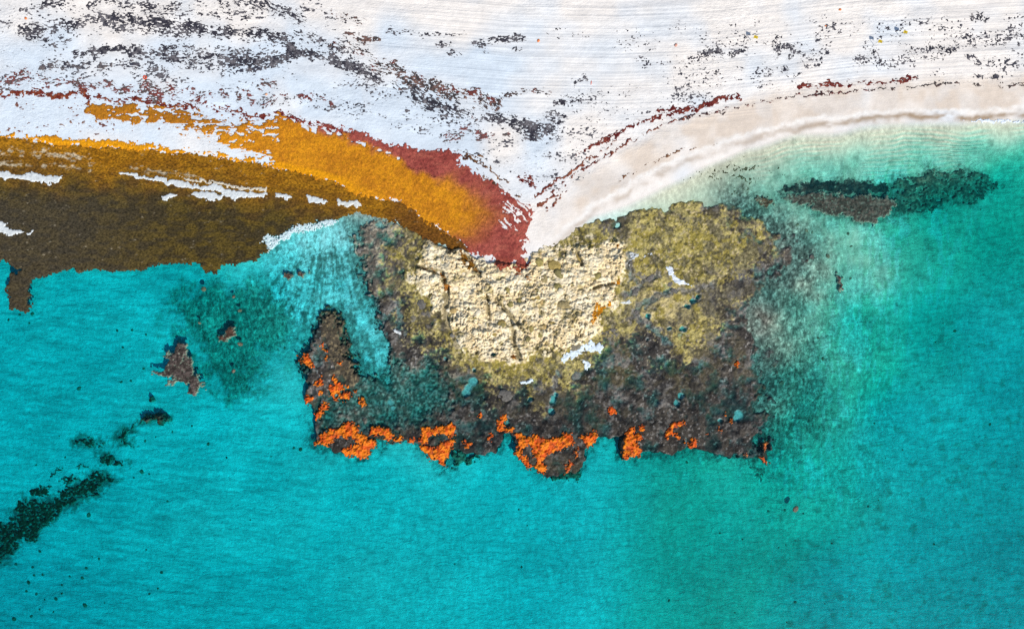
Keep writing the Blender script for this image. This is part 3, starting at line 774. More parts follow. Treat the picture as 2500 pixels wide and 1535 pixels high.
crust(T('K1', (60, 370), (100, 290), (160, 240), (240, 230), (330, 175), (400, 185), (450, 220), (430, 260), (480, 290), (590, 330), (595, 380), (540, 420), (520, 495), (460, 495), (400, 470), (320, 465), (290, 430), (330, 400), (400, 370), (450, 370), (400, 330), (370, 310), (290, 300), (240, 320), (200, 360), (150, 380)),
      'large hook-shaped orange crust at the lower left corner of the reef')
crust(T('K1', (530, 290), (550, 220), (620, 210), (700, 240), (740, 290), (720, 330), (680, 345), (650, 300), (600, 290)), 'arched orange crust right of the hook-shaped corner crust')
crust(T('K1', (740, 330), (770, 300), (820, 275), (835, 300), (800, 345), (750, 350)), 'small slanting orange crust between the arched crust and the funnel-shaped pair')
crust(T('K1', (865, 320), (890, 305), (920, 325), (910, 360), (875, 345)), 'orange dot of crust just left of the funnel-shaped pair')
crust(T('K1', (960, 350), (975, 300), (980, 220), (1030, 215), (1060, 240), (1110, 210), (1190, 205), (1240, 180), (1285, 215), (1270, 260), (1240, 300), (1190, 290), (1150, 270), (1100, 290), (1060, 290), (1040, 330), (990, 360)),
      'upper bar-shaped orange crust of the funnel-shaped pair')
crust(T('K1', (970, 400), (1000, 370), (1060, 390), (1110, 390), (1170, 340), (1230, 320), (1265, 330), (1240, 400), (1215, 430), (1210, 470), (1180, 500), (1180, 555), (1150, 530), (1110, 500), (1060, 500), (1020, 440)),
      'lower wedge-shaped orange crust of the funnel-shaped pair, pointing out to sea')
crust(T('K1', (1330, 340), (1355, 322), (1368, 345), (1345, 362)), 'upper of two orange spots on grey-green rock right of the funnel-shaped pair')
crust(T('K1', (1365, 370), (1385, 345), (1405, 365), (1395, 398), (1370, 392)), 'lower of two orange spots on grey-green rock right of the funnel-shaped pair')
crust(T('K1', (1545, 310), (1570, 270), (1595, 290), (1585, 335), (1555, 340)), 'orange spot on the dark rock left of the narrow sandy inlet')
crust(T('K1', (1470, 100), (1490, 85), (1505, 105), (1490, 135), (1475, 125)), 'lone orange spot on black rock inland of the narrow sandy inlet')
crust(T('K1', (1610, 180), (1640, 155), (1680, 115), (1715, 120), (1715, 150), (1690, 180), (1690, 210), (1730, 235), (1780, 225), (1760, 260), (1700, 260), (1640, 255), (1640, 215)),
      'curled orange crust beside a small turquoise hole above the narrow inlet')
crust(T('K1', (1785, 270), (1830, 270), (1870, 300), (1920, 310), (1960, 290), (2040, 320), (2100, 310), (2160, 305), (2240, 260), (2275, 270), (2290, 360), (2220, 390), (2180, 420), (2100, 440), (2060, 460), (2030, 500), (2050, 560), (2040, 640), (1990, 600), (1940, 555), (1890, 575), (1860, 530), (1830, 500), (1790, 440), (1800, 370)),
      'largest orange crust, a broad triangle with grey holes on the seaward lobe', holes=hol('K1', (1895, 430, 48), (1935, 500, 42)))
crust(T('K1', (2200, 540), (2240, 530), (2275, 500), (2280, 540), (2250, 570), (2250, 610), (2225, 620), (2225, 570)), 'thin orange crust at the outer end of the seaward lobe', tone=.15)
crust(T('K1', (2300, 400), (2320, 395), (2325, 460), (2305, 470)), 'narrow upright orange crust on the right side of the seaward lobe', tone=.2)
crust(T('I', (1700, 150), (1760, 140), (1800, 110), (1840, 125), (1820, 190), (1770, 230), (1730, 180)), 'triangular orange crust right of the seaward lobe')
crust(T('I', (2010, 170), (2060, 75), (2090, 80), (2095, 115), (2150, 130), (2155, 160), (2110, 180), (2120, 220), (2155, 250), (2140, 285), (2060, 290), (2040, 315), (2015, 290), (2025, 240)),
      'tall orange crust along the straight dark-edged block of the reef')
crust(T('I', (2130, 70), (2160, 55), (2175, 90), (2160, 120), (2130, 100)), 'small orange crust at the shoulder of the tall straight-edged one')
crust(T('I', (2330, 90), (2370, 40), (2463, 40), (2463, 65), (2400, 70), (2370, 100), (2420, 150), (2400, 160), (2350, 130), (2320, 165), (2315, 140)), 'bracket-shaped orange crust on the right part of the reef edge')
crust(T('K3', (90, 500), (160, 530), (200, 560), (250, 580), (260, 480), (310, 460), (350, 520), (350, 590), (310, 630), (220, 650), (190, 590), (130, 550)), 'Y-shaped orange crust below the bracket-shaped one')
crust(T('K3', (720, 290), (770, 285), (770, 330), (760, 390), (730, 340)), 'red-orange streak on the grey right end of the reef', tone=.25)
crust(T('K3', (1490, 620), (1530, 555), (1570, 590), (1560, 650), (1530, 700), (1500, 680)), 'dull orange crust beside the round turquoise hole at the right end', tone=.35)
crust(T('K3', (1430, 820), (1500, 815), (1540, 830), (1560, 880), (1600, 910), (1570, 950), (1540, 920), (1510, 860), (1450, 860)), 'comma-shaped orange crust at the far lower right corner of the reef', tone=.2)
crust(T('K3', (1180, 800), (1200, 760), (1260, 745), (1230, 800), (1190, 820)), 'faded rusty crust low on the right end of the reef', tone=.6)
crust(T('K3', (945, 200), (975, 160), (992, 195), (965, 228)), 'small orange fleck left of the round dark hole', tone=.1)
crust(T('K3', (838, 65), (875, 55), (878, 92), (848, 105)), 'smallest orange fleck above left of the round dark hole', tone=.1)
crust(T('K3', (515, 420), (545, 398), (560, 420), (530, 450)), 'tiny orange fleck right of the Y-shaped crust', tone=.2)
crust(T('K2', (155, 800), (200, 850), (240, 830), (235, 775), (290, 760), (340, 790), (350, 870), (390, 915), (415, 940), (390, 975), (340, 960), (300, 910), (250, 885), (200, 880)), 'crooked orange crust at the west edge of the reef, farthest up the bay')
crust(T('K2', (415, 1200), (470, 1180), (500, 1100), (520, 1090), (530, 1140), (565, 1170), (550, 1215), (490, 1235), (440, 1230)), 'pointed orange crust below the bright square pool on the west edge')
crust(T('K2', (480, 1300), (520, 1295), (560, 1270), (545, 1330), (520, 1370), (490, 1350)), 'small orange crust between the pointed one and the ringed one')
crust(T('K2', (275, 1400), (330, 1380), (400, 1390), (400, 1440), (340, 1490), (310, 1530), (280, 1500)), 'blocky orange crust standing farthest out on the west edge')
crust(T('K1', (120, 30), (140, -15), (175, 20), (170, 70), (140, 75)), 'upright orange crust right of the blocky west-edge crust')
crust(T('K1', (65, 90), (100, 60), (135, 70), (130, 110), (90, 155), (70, 150)), 'rounded orange crust directly above the hook-shaped corner crust')
crust(T('K2', (665, 1120), (715, 1095), (750, 1140), (775, 1190), (830, 1245), (860, 1280), (890, 1320), (940, 1340), (955, 1390), (920, 1440), (860, 1465), (800, 1440), (750, 1465), (700, 1440), (660, 1380), (630, 1330), (630, 1250), (690, 1230), (730, 1220), (690, 1170)),
      'big orange crust with two round turquoise holes, at the foot of the west outcrop', holes=hol('K2', (755, 1395, 42), (862, 1310, 36)))
crust(T('K2', (890, 1240), (920, 1232), (935, 1270), (900, 1280)), 'little orange crust above the one with two holes')
crust(T('K2', (1000, 1310), (1050, 1285), (1035, 1345), (1005, 1345)), 'orange sliver right of the crust with two holes')
crust(T('K2', (1095, 1440), (1140, 1420), (1190, 1490), (1170, 1530), (1100, 1520)), 'orange crust alone on the drowned flat right of the two-holed one')
crust(T('K2', (505, 635), (545, 598), (562, 640), (525, 660)), 'uppermost small orange crust on the west outcrop')
crust(T('K2', (527, 700), (560, 678), (612, 700), (600, 732), (560, 728)), 'second small orange crust down on the west outcrop')
crust(T('K2', (562, 810), (590, 782), (613, 815), (590, 843)), 'third small orange crust down on the west outcrop')
crust(T('K2', (772, 890), (810, 877), (828, 910), (805, 938), (780, 922)), 'red-orange crust in the dark notch of the west outcrop')
crust(T('E', (1905, 1450), (1940, 1430), (1975, 1455), (1970, 1480), (1925, 1480)), 'orange crust alone on black rock in the middle of the reef front')
crust(T('G', (412, 1110), (430, 1098), (447, 1120), (437, 1147), (415, 1142)), 'orange crust farthest right, alone on the grey turf of the reef')
crust(T('K1', (430, 0), (500, -5), (492, 40), (460, 35)), 'orange crust above the drowned grey flat near the two-holed one')

# ------------------------------------------------------------------ seaweed: the golden and maroon mats on the beach, the brown raft on the water
GOLD = T('A', (600, 735), (660, 705), (760, 690), (860, 725), (940, 712), (1040, 745), (1150, 732), (1280, 765), (1400, 775), (1560, 800), (1660, 830), (1800, 842), (1900, 835), (1990, 800), (2060, 838), (2120, 870), (2250, 900), (2390, 930)) + \
    T('B', (40, 905), (80, 940), (180, 945), (260, 1000), (400, 1035), (560, 1060), (700, 1085), (790, 1072), (870, 1095), (840, 1150), (900, 1195), (980, 1225), (1060, 1285), (1150, 1330), (1250, 1400), (1340, 1450), (1400, 1507)) + \
    T('E', (1380, 60), (1330, 200), (1355, 262), (1290, 250), (1295, 300), (1340, 370), (1372, 430), (1330, 488), (1262, 500), (1245, 455), (1150, 465), (1080, 390), (1000, 360), (930, 330), (890, 280), (830, 240), (760, 195), (690, 150), (600, 95), (480, 0)) + \
    T('B', (450, 1438), (300, 1410), (100, 1372), (0, 1315)) + T('A', (2300, 1270), (2100, 1225), (1900, 1180), (1700, 1150), (1500, 1112), (1300, 1090), (1100, 1078), (900, 1062), (650, 1042), (400, 1032), (200, 1003), (0, 985), (-600, 960),
                                                                 (-600, 905), (0, 930), (200, 947), (500, 968), (900, 992), (1300, 1042), (1600, 1088), (1930, 1140), (1840, 1100), (1650, 1060), (1500, 1010), (1300, 960), (1150, 900), (1000, 905), (900, 890), (700, 868), (580, 832))
MAROON = T('A', (1990, 700), (2100, 830), (2300, 930), (2463, 970)) + T('B', (60, 985), (200, 1040), (330, 1090), (430, 1130), (500, 1180), (600, 1220), (680, 1252), (780, 1265), (860, 1320), (950, 1380), (1000, 1450)) + \
    T('E', (1060, 60), (1000, 130), (930, 220), (820, 230), (830, 500), (1500, 560), (1500, 0)) + T('B', (1500, 1300), (900, 1000), (0, 800))
RAFT = T('A', (-600, 935), (0, 960), (200, 990), (400, 1022), (650, 1032), (900, 1052), (1100, 1068), (1300, 1080), (1500, 1102), (1700, 1140), (1900, 1170), (2100, 1215), (2300, 1260), (2463, 1315)) + \
    T('B', (100, 1362), (300, 1400), (450, 1428)) + T('E', (480, -10), (600, 85), (690, 140), (760, 185), (830, 230), (900, 250), (935, 320), (900, 370), (850, 330), (800, 300), (700, 270), (620, 245), (560, 200), (480, 160), (400, 110), (300, 90), (230, 75), (140, 40), (60, 70)) + \
    T('D', (2463, 80), (2330, 95), (2200, 120), (2100, 125), (2010, 195), (1950, 225), (1880, 215), (1850, 270), (1890, 320), (1840, 350), (1830, 390), (1700, 400), (1560, 420), (1545, 490), (1500, 465), (1440, 455), (1420, 425), (1330, 400), (1200, 415), (1100, 430), (1000, 460), (860, 465), (700, 458), (550, 462), (410, 470),
            (300, 510), (200, 525), (190, 590), (215, 640), (175, 665), (185, 695), (232, 705), (180, 742), (72, 745), (60, 690), (75, 650), (40, 600), (45, 560), (78, 548), (70, 500), (155, 455), (100, 430), (50, 400), (0, 382), (-700, 330))
SANDHOLES = T('A', (930, 790), (1080, 800), (1120, 830), (1000, 820))


def warp(x, y, a, s, seed):
    return x + a * N(x, y, s, 4, seed, gain=0.62), y + a * N(x, y, s, 4, seed + 7, gain=0.62)


def gold_t(x, y):
    wx, wy = warp(x, y, 2.6, 26, 80)
    d = poly_sdf(GOLD, wx, wy)
    t = np.clip(d / 9.0, -3, 2.2)
    # the upper left arm is torn and lets sand through; so does the landward seam of the maroon band
    arm = sm(720, 600, x) * sm(350, 330, y + 0.0 * x) * sm(-10, 10, y - 200)
    torn = 1.5 * N(x, y, 26, 4, 82, sy=9, gain=0.7) * arm
    lower = sm(395, 370, y - 0.13 * (x - 500)) * sm(300, 520, x) * sm(740, 640, x)
    t = t - 0.5 * arm - np.maximum(torn, 0) * 0.9 - 1.3 * lower * np.maximum(N(x, y, 22, 4, 83, sy=8, gain=0.7) + 0.5, 0)
    seam = np.exp(-((poly_sdf(MAROON, x, y) - 2) / 6.0) ** 2) * sm(1010, 960, x) * sm(680, 740, x)
    t = t - 1.9 * seam * np.maximum(N(x, y, 12, 3, 84, sy=6) + 0.3, 0)
    # combed strands at the point of the beach
    strands = sm(1190, 1260, x + 0.2 * (y - 400)) * sm(585, 560, y)
    r = N(x + 3 * N(x, y, 25, 2, 78), y + 3 * N(x, y, 25, 2, 79), 34, 3, 85, sy=3.6, rot=math.radians(44), gain=.6)
    t = np.where(strands > 0, np.minimum(t, mix(t, 0.36 * r + 0.26 + 0.16 * N(x, y, 5, 3, 99), strands)), t)
    rocky_mottle = sm(600, 640, y) * (x > 1060)
    t = t - rocky_mottle * 1.1 * np.maximum(N(x, y, 10, 3, 86) + 0.2, 0)
    holes = 0.9 * sm(880, 800, x) * sm(700, 760, x) * sm(345, 325, y) * np.maximum(N(x, y, 12, 3, 87), 0) * 1.2
    return t - holes + 0.42 * N(x, y, 5.5, 3, 97, gain=.7) * sm(1.4, .3, np.abs(t)) * (1 - .8 * strands)


def gold_tint(x, y, tt):
    mr = poly_sdf(MAROON, x + 6 * N(x, y, 30, 3, 88), y + 6 * N(x, y, 30, 3, 89))
    soft = 10 + 45 * sm(1030, 1200, x)
    m_ = sm(-1, 1, mr / soft)
    n1 = N(x, y, 30, 4, 90); n2 = N(x, y, 6, 2, 91)
    g = cmix((.50, .185, .010), (.66, .265, .010), sm(-2.2, 2.2, n1 + 0.9 * n2))
    g = mix(g, const((.80, .34, .004)), (sm(14, 2, np.abs(poly_sdf(RAFT, x, y) + 6)) * sm(950, 800, x) * 0.8)[:, None])
    g = mix(g, const((.36, .14, .012)), (0.75 * sm(350, 300, y) * sm(650, 500, x))[:, None])
    r = cmix((.26, .050, .040), (.37, .085, .062), sm(-2, 2, n1 + n2))
    r = mix(r, const((.42, .12, .08)), (0.5 * sm(0.5, 1.5, N(x, y, 40, 2, 92, sy=10)))[:, None])
    c = mix(g, r, m_[:, None])
    edge = sm(0.5, 0.0, tt) * sm(760, 700, x) * sm(310, 280, y - 0.12 * x + 40)
    return mix(c, const((.20, .035, .03)), (0.7 * edge)[:, None])


gb = (-120, 225, 1320, 690)
xsg = None


def split_mat():
    """gold and maroon weed lie in one drift; each colour is its own mat, cut along the colour seam"""
    def tg(x, y): return np.where(poly_sdf(MAROON, x, y) <= 0, gold_t(x, y), -9)
    def tm_(x, y): return np.where(poly_sdf(MAROON, x, y) > -3, gold_t(x, y), -9)
    patch('golden_seaweed', gb, 2.0, tg, water_or_ground, 0.11, gold_tint, M_WEED, rough=0.025, rs_=9, sink=0.3, seed=80,
          label='golden drift of seaweed spread over the sand above the brown raft', category='seaweed')
    patch('maroon_seaweed', (640, 225, 1330, 690), 2.0, tm_, lambda x, y: np.maximum(water_or_ground(x, y), np.where(y > 600, ground_z(x, y), -9)), 0.11, gold_tint, M_WEED, rough=0.025, rs_=9, sink=0.3, seed=80,
          label='maroon band of seaweed running down to the point of the beach', category='seaweed')


split_mat()


def raft_t(x, y):
    wx, wy = warp(x, y, 2.4, 22, 93)
    d = poly_sdf(RAFT, wx, wy)
    t = np.clip(d / 6.0, -3, 2.0)
    return t + 0.40 * N(x, y, 5.5, 3, 98, gain=.7) * sm(1.4, .3, np.abs(t))


def raft_tint(x, y, tt):
    up = line_dist(T('A', (-600, 935), (0, 960), (400, 1022), (900, 1052), (1300, 1080), (1700, 1140), (2100, 1215), (2463, 1315)) + T('B', (300, 1400)) + T('E', (480, -10), (690, 140), (830, 230)), x, y)
    up = up + 10 * N(x, y, 60, 3, 94)
    n = N(x, y, 24, 4, 95, sy=10)
    dark = cmix((.048, .035, .014), (.092, .062, .012), sm(-1, 1.2, n))
    left = sm(500, 120, x) * sm(430, 520, y)
    dark = mix(dark, const((.052, .044, .030)), (0.7 * left)[:, None])
    mid = cmix((.24, .10, .004), (.33, .145, .006), sm(-1, 1, n))
    f = sm(140, 5, up) * (0.9 + 0.1 * sm(600, 300, x))
    c = mix(dark, mid, f[:, None])
    east = sm(900, 1020, x)
    c = mix(c, const((.115, .042, .008)), (0.75 * east)[:, None])
    # sand stirred up under the thin weed near the left shore
    sandy = np.clip(sm(0.0, 1.3, 0.8 * N(x, y, 14, 4, 96, sy=6) + 2.0 * np.exp(-((line_dist(T('A', (-200, 1040), (60, 1080), (350, 1090), (640, 1140)), x, y)) / 14.0) ** 2)
                    + 1.5 * np.exp(-((line_dist(T('A', (900, 1190), (1150, 1215), (1420, 1255)), x, y)) / 8.0) ** 2)
                    + 1.9 * np.exp(-((line_dist(T('A', (-200, 1165), (120, 1165), (420, 1180), (640, 1205)), x, y)) / 7.0) ** 2) - 1.6), 0, 1)
    return mix(c, const((.46, .39, .27)), (0.85 * sandy)[:, None])


patch('seaweed_raft', (-180, 310, 1160, 770), 2.0, raft_t, water_or_ground, 0.07, raft_tint, M_FLOAT, rough=0.03, rs_=8, sink=0.3, seed=93,
      label='broad dark brown raft of seaweed floating against the left shore', category='seaweed')

# ------------------------------------------------------------------ dried wrack on the beach
BLACK = ((.036, .034, .046), (.15, .14, .15)); RED = ((.10, .012, .012), (.20, .045, .03)); GREYM = ((.11, .085, .08), (.20, .07, .065)); WARMB = ((.06, .05, .05), (.19, .11, .09))


ORD = ['first', 'second', 'third', 'fourth', 'fifth', 'sixth', 'seventh', 'eighth', 'ninth', 'tenth', 'eleventh', 'twelfth', 'thirteenth', 'fourteenth', 'fifteenth', 'sixteenth']


def order_words(i, n):
    if n == 1: return ''
    if i == 0: return ', leftmost'
    if i == n - 1: return ', rightmost'
    return ', %s from left' % ORD[i]


def wrack(label, lines, v='S', **kw):
    """lines that touch make one drift; drifts that lie apart are things of their own"""
    k_ = VIEW[v][2]
    G = [[l] for l in lines]
    def dense(P):
        Q = []
        for a, b in zip(P, P[1:] + P[-1:]):
            for u in np.linspace(0, 1, 12): Q.append((a[0] + (b[0] - a[0]) * u, a[1] + (b[1] - a[1]) * u))
        return np.array(Q)
    def touch(A, B):
        for P, h, _ in A:
            for Q, g, _ in B:
                d = np.sqrt(((dense(P)[:, None] - dense(Q)[None]) ** 2).sum(-1)).min()
                if d < 0.5 * (h + g): return True
        return False
    again = True
    while again:
        again = False
        for i in range(len(G)):
            for j in range(i + 1, len(G)):
                if touch(G[i], G[j]): G[i] += G.pop(j); again = True; break
            if again: break
    G.sort(key=lambda g: np.mean([p[0] for P, _, _ in g for p in P]))
    for i, g in enumerate(G): wrack1(label + order_words(i, len(G)), g, v=v, **kw)


def wrack1(label, lines, cols=BLACK, step=1.4, amp=0.75, ns=2.7, group='dark wrack on the beach', v='S', red=0.0, name='dried_seaweed', thick=0.05, aniso=2.4, rot=0.0, seed=100, category='seaweed'):
    L_ = [(T(v, *P), hw * VIEW[v][2], st) for P, hw, st in lines]
    LP = max((P for P, _, _ in L_), key=lambda P: math.hypot(P[-1][0] - P[0][0], P[-1][1] - P[0][1]))
    if not rot and math.hypot(LP[-1][0] - LP[0][0], LP[-1][1] - LP[0][1]) > 12: rot = math.atan2(LP[-1][1] - LP[0][1], LP[-1][0] - LP[0][0])
    if abs(rot) > math.pi / 2: rot -= math.copysign(math.pi, rot)
    if abs(rot) > 0.9: rot = 0.0
    allp = [p for P, hw, st in L_ for p in P]; mh = max(h for _, h, _ in L_)
    def t(x, y):
        wx, wy = warp(x, y, 3.0, 12, seed)
        f = np.full(x.shape, -3.0, np.float32)
        for P, hw, st in L_:
            q = line_dist(P, wx, wy) / hw
            f = np.maximum(f, st - 0.75 * q * q)
        n = N(x, y, ns * aniso, 3, seed + 2, sy=ns, rot=rot, gain=0.65) + 0.45 * N(x, y, 42, 2, seed + 4)
        return f + 0.04 + amp * n
    def tint(x, y, tt):
        c = cmix(cols[0], cols[1], sm(-1, 1.4, N(x, y, 10, 3, seed + 3)))
        if red: c = mix(c, const((.17, .035, .028)), (red * sm(0.4, 1.2, N(x, y, 25, 3, seed + 6)))[:, None])
        return c
    return patch(name, bbox(allp, mh * 1.7 + 6), step, t, ground_z if max(p[1] for p in allp) > 540 else sand_z, thick, tint, M_WRACK, rough=0.015, rs_=6, sink=0.25, seed=seed,
                 **(dict(label=label, kind='stuff') if category is None else dict(label=label, category=category, group=group)))


wrack('upper of the two thick black wrack lines on the left beach', [([(500, 190), (620, 185), (720, 150), (900, 165), (1150, 180), (1300, 215), (1500, 230), (1650, 255), (1900, 262), (2030, 310), (2080, 370)], 32, .75),
      ([(700, 165), (900, 200), (1100, 230), (1250, 250), (1380, 250)], 34, .05), ([(860, 235), (960, 245)], 25, .2)], v='A', seed=101)
wrack('lower of the two thick black wrack lines on the left beach', [([(560, 402), (700, 385), (880, 362)], 22, .6), ([(940, 388), (1150, 405), (1300, 430), (1500, 420), (1700, 440), (1850, 455), (2000, 430), (2080, 400)], 34, .7),
      ([(930, 350), (1100, 350), (1300, 365), (1600, 375), (1850, 400)], 18, .2), ([(1500, 440), (1700, 455)], 40, .2)], v='A', seed=103)
wrack('black wrack tail leading right from the two joined thick lines', [([(2080, 385), (2200, 400), (2330, 430), (2463, 475), (2600, 540)], 30, .6), ([(2330, 440), (2460, 490)], 30, .2)], v='A', seed=105)
wrack('broken wrack patches along the top edge of the frame, upper left', [([(370, 55), (480, 60), (560, 55)], 30, .15), ([(650, 75), (690, 45), (770, 25), (900, 8)], 26, .3), ([(950, 5), (1030, 12)], 20, .2)], v='A', seed=107)
wrack('blue-black wrack patches under the top edge, right of the first ones', [([(890, 60), (1000, 70), (1080, 85), (1150, 95), (1280, 70)], 34, .25), ([(1200, 110), (1250, 80)], 28, .1)], v='A', seed=109)
wrack('wispy wrack patches between the top edge and the thick upper line', [([(1360, 120), (1470, 125), (1560, 135)], 24, .1), ([(1590, 60), (1650, 130), (1640, 200)], 24, .05), ([(1690, 120), (1800, 130)], 26, .2)], v='A', seed=111)
wrack('dark slanting wrack streak at the top of the frame, left of the bare sand', [([(1780, 48), (1900, 60), (2000, 90), (2080, 130), (2140, 190)], 34, .3), ([(2150, 90), (2280, 110)], 18, .1), ([(1700, 40), (1780, 70)], 18, .1)], v='A', seed=113)
wrack('thin slanting wrack streak below the dark one at the top', [([(2300, 130), (2463, 175)], 18, .2), ([(2100, 260), (2190, 300), (2300, 330), (2400, 365), (2500, 380)], 32, .25)], v='A', seed=115)
wrack('isolated dark wrack blotch near the left edge of the frame', [([(200, 245), (290, 250)], 42, .35), ([(320, 220), (420, 250)], 34, .0), ([(240, 310), (400, 300)], 28, -.05)], v='A', seed=117)
wrack('small wrack scrap below the thick lower wrack line', [([(320, 490), (420, 480), (520, 470), (650, 480)], 24, .15), ([(740, 485), (830, 470), (920, 465), (1010, 495)], 22, .15), ([(1080, 490), (1200, 505), (1140, 535)], 24, .2), ([(1290, 480), (1480, 470), (1500, 520)], 20, .1), ([(1600, 540), (1750, 510), (1880, 500)], 22, .05)], v='A', seed=119, cols=((.05, .05, .07), (.14, .12, .12)))
wrack('mottled maroon weed above the left end of the golden drift', [([(-40, 620), (80, 600), (200, 560), (320, 580)], 40, -.05), ([(360, 600), (480, 590), (590, 595)], 26, .2), ([(560, 630), (700, 620), (820, 615), (930, 660)], 26, .25), ([(850, 650), (950, 650)], 28, .3)], v='A', seed=121, cols=GREYM, red=.7, group='maroon weed scraps above the golden drift')
wrack('maroon weed blotch above the middle of the golden arm', [([(1040, 640), (1150, 670), (1230, 650)], 42, .25), ([(1250, 700), (1360, 640), (1380, 700)], 30, .2), ([(1420, 710), (1500, 670)], 32, .3), ([(1050, 720), (1150, 720)], 20, .2)], v='A', seed=123, cols=GREYM, red=.8, group='maroon weed scraps above the golden drift')
wrack('maroon weed tuft above the right part of the golden arm', [([(1590, 650), (1600, 700)], 24, .3), ([(1700, 650), (1700, 720)], 12, .4), ([(1760, 660), (1800, 730)], 20, .3), ([(1830, 590), (1850, 650)], 14, .2), ([(1890, 600), (1940, 610)], 22, .3), ([(1880, 750), (1950, 710)], 26, .5), ([(2020, 690), (2030, 730)], 20, .3), ([(2130, 690), (2300, 720)], 18, .3), ([(2330, 745), (2370, 760)], 14, .3)], v='A', seed=125, cols=GREYM, red=.8, group='maroon weed scraps above the golden drift')
wrack('dark red weed rope leading in from the left edge to the golden drift', [([(-120, 700), (0, 688), (150, 665), (350, 672), (390, 690), (450, 690), (520, 680), (600, 650), (640, 690), (640, 730)], 16, .7), ([(260, 640), (330, 650)], 20, .2)], v='A', seed=127, cols=((.13, .018, .014), (.24, .06, .025)), amp=.45, group='red weed ropes')
wrack('dark red fringe along the upper edge of the torn golden arm', [([(700, 700), (860, 735), (950, 700), (1100, 740), (1250, 760), (1400, 760)], 17, .5), ([(1500, 770), (1620, 780), (1720, 800)], 26, .25), ([(1740, 835), (1900, 825)], 16, .4)], v='A', seed=129, cols=((.13, .018, .014), (.22, .06, .03)), amp=.45, group='red weed ropes')
wrack('dark red fringe along the top of the golden drift right of its torn arm', [([(1960, 805), (2010, 800), (2100, 855), (2300, 905), (2463, 950)], 15, .5)], v='A', seed=130, cols=((.15, .022, .02), (.26, .06, .045)), amp=.5, group='red weed ropes')
wrack('rust-tinted wrack patch left of centre, above the long slanting line', [([(0, 345), (120, 370), (220, 390), (260, 440)], 30, .35), ([(0, 130), (100, 150), (170, 180)], 26, .0), ([(60, 260), (110, 265)], 24, .15), ([(180, 300), (230, 310)], 30, .2), ([(280, 295), (320, 300)], 14, .1)], v='B', seed=131, cols=WARMB, red=.5)
wrack('black wrack clumps hanging below the rust-tinted patch', [([(0, 440), (100, 465), (170, 500)], 30, .45), ([(180, 520), (230, 540)], 30, .4), ([(260, 550), (300, 590)], 24, .3), ([(400, 620), (460, 650)], 26, .15)], v='B', seed=133)
wrack('rusty black wrack line slanting down across the centre of the beach', [([(290, 505), (400, 505), (500, 560), (600, 600), (700, 650), (800, 680), (950, 690), (1020, 705)], 38, .4), ([(350, 470), (430, 480)], 28, .2), ([(470, 620), (540, 620)], 26, .4)], v='B', seed=135, cols=WARMB, red=.8)
wrack('blue-black wrack mass below the rusty centre line', [([(550, 670), (640, 740), (780, 785), (900, 815)], 46, .3), ([(560, 640), (620, 640)], 24, .2), ([(760, 840), (880, 840)], 28, .2)], v='B', seed=137)
wrack('brown wrack knot right of the blue-black mass', [([(1000, 715), (1080, 720), (1130, 750), (1060, 775)], 32, .35), ([(960, 790), (1010, 780)], 12, .3)], v='B', seed=139, cols=WARMB, red=.8)
wrack('faint wrack wisp trailing right of the brown knot', [([(1170, 695), (1290, 690)], 18, .3), ([(1300, 680), (1420, 655), (1510, 690)], 18, .15)], v='B', seed=141, cols=WARMB, red=.5)
wrack('dense black wrack bank above the point of the beach', [([(1050, 835), (1200, 870), (1300, 890), (1420, 920), (1510, 930)], 36, .3), ([(1290, 910), (1400, 940)], 46, .5), ([(1500, 830), (1580, 850), (1540, 890)], 28, .25), ([(1340, 985), (1440, 960)], 28, .3)], v='B', seed=143)
wrack('maroon and blue wrack clump left of the dense bank', [([(780, 985), (870, 970)], 34, .1), ([(980, 970), (1100, 975)], 30, .05), ([(950, 850), (980, 860)], 22, .2), ([(870, 910), (930, 915)], 20, .2), ([(1190, 970), (1210, 975)], 18, .2)], v='B', seed=145, cols=GREYM, red=.5)
wrack('thin wrack dashes on the open sand right of the top left streaks', [([(370, 238), (430, 255), (510, 245)], 20, .3), ([(540, 275), (600, 275), (700, 280), (830, 270), (900, 262)], 12, .2), ([(710, 330), (790, 350)], 16, .1), ([(800, 400), (850, 405)], 16, .2)], v='B', seed=147)
wrack('dark wrack dash standing alone near the top centre', [([(970, 320), (1060, 310), (1180, 310), (1300, 292)], 22, .4), ([(1020, 350), (1050, 375)], 24, .35), ([(1250, 370), (1290, 365)], 12, .2)], v='B', seed=149)
wrack('pale wrack wisps right of the lone dash near the top centre', [([(1480, 235), (1570, 250), (1570, 270)], 18, .1), ([(1640, 275), (1760, 285)], 10, .1), ([(1530, 745), (1690, 715), (1790, 730)], 15, .15), ([(1680, 600), (1730, 580)], 20, .0)], v='B', seed=151)
wrack('black wrack hook on the right beach, left of the yellow flag in wrack', [([(110, 660), (230, 650), (330, 600), (400, 555), (550, 500), (720, 480), (780, 545)], 42, .35), ([(200, 640), (250, 690)], 50, .3), ([(680, 530), (790, 560)], 34, .5), ([(60, 790), (200, 785)], 22, .3)], v='K6', seed=153, aniso=1.3)
wrack('single black wrack bar just right of the black hook', [([(930, 545), (1000, 540), (1120, 520)], 34, .6), ([(640, 390), (860, 370), (960, 330)], 14, .1)], v='K6', seed=155, aniso=1.3)
wrack('black wrack cluster around and below the leftmost yellow flag', [([(1130, 290), (1190, 300)], 26, .4), ([(1320, 300), (1340, 340)], 34, .3), ([(1690, 290), (1680, 400), (1700, 480)], 56, .5), ([(1490, 360), (1620, 390)], 36, .2), ([(1430, 430), (1500, 430)], 22, .2), ([(1780, 380), (1860, 420), (1990, 490), (2120, 540)], 36, .35), ([(1880, 385), (2080, 400), (2200, 385)], 18, .15)], v='K6', seed=157, aniso=1.3)
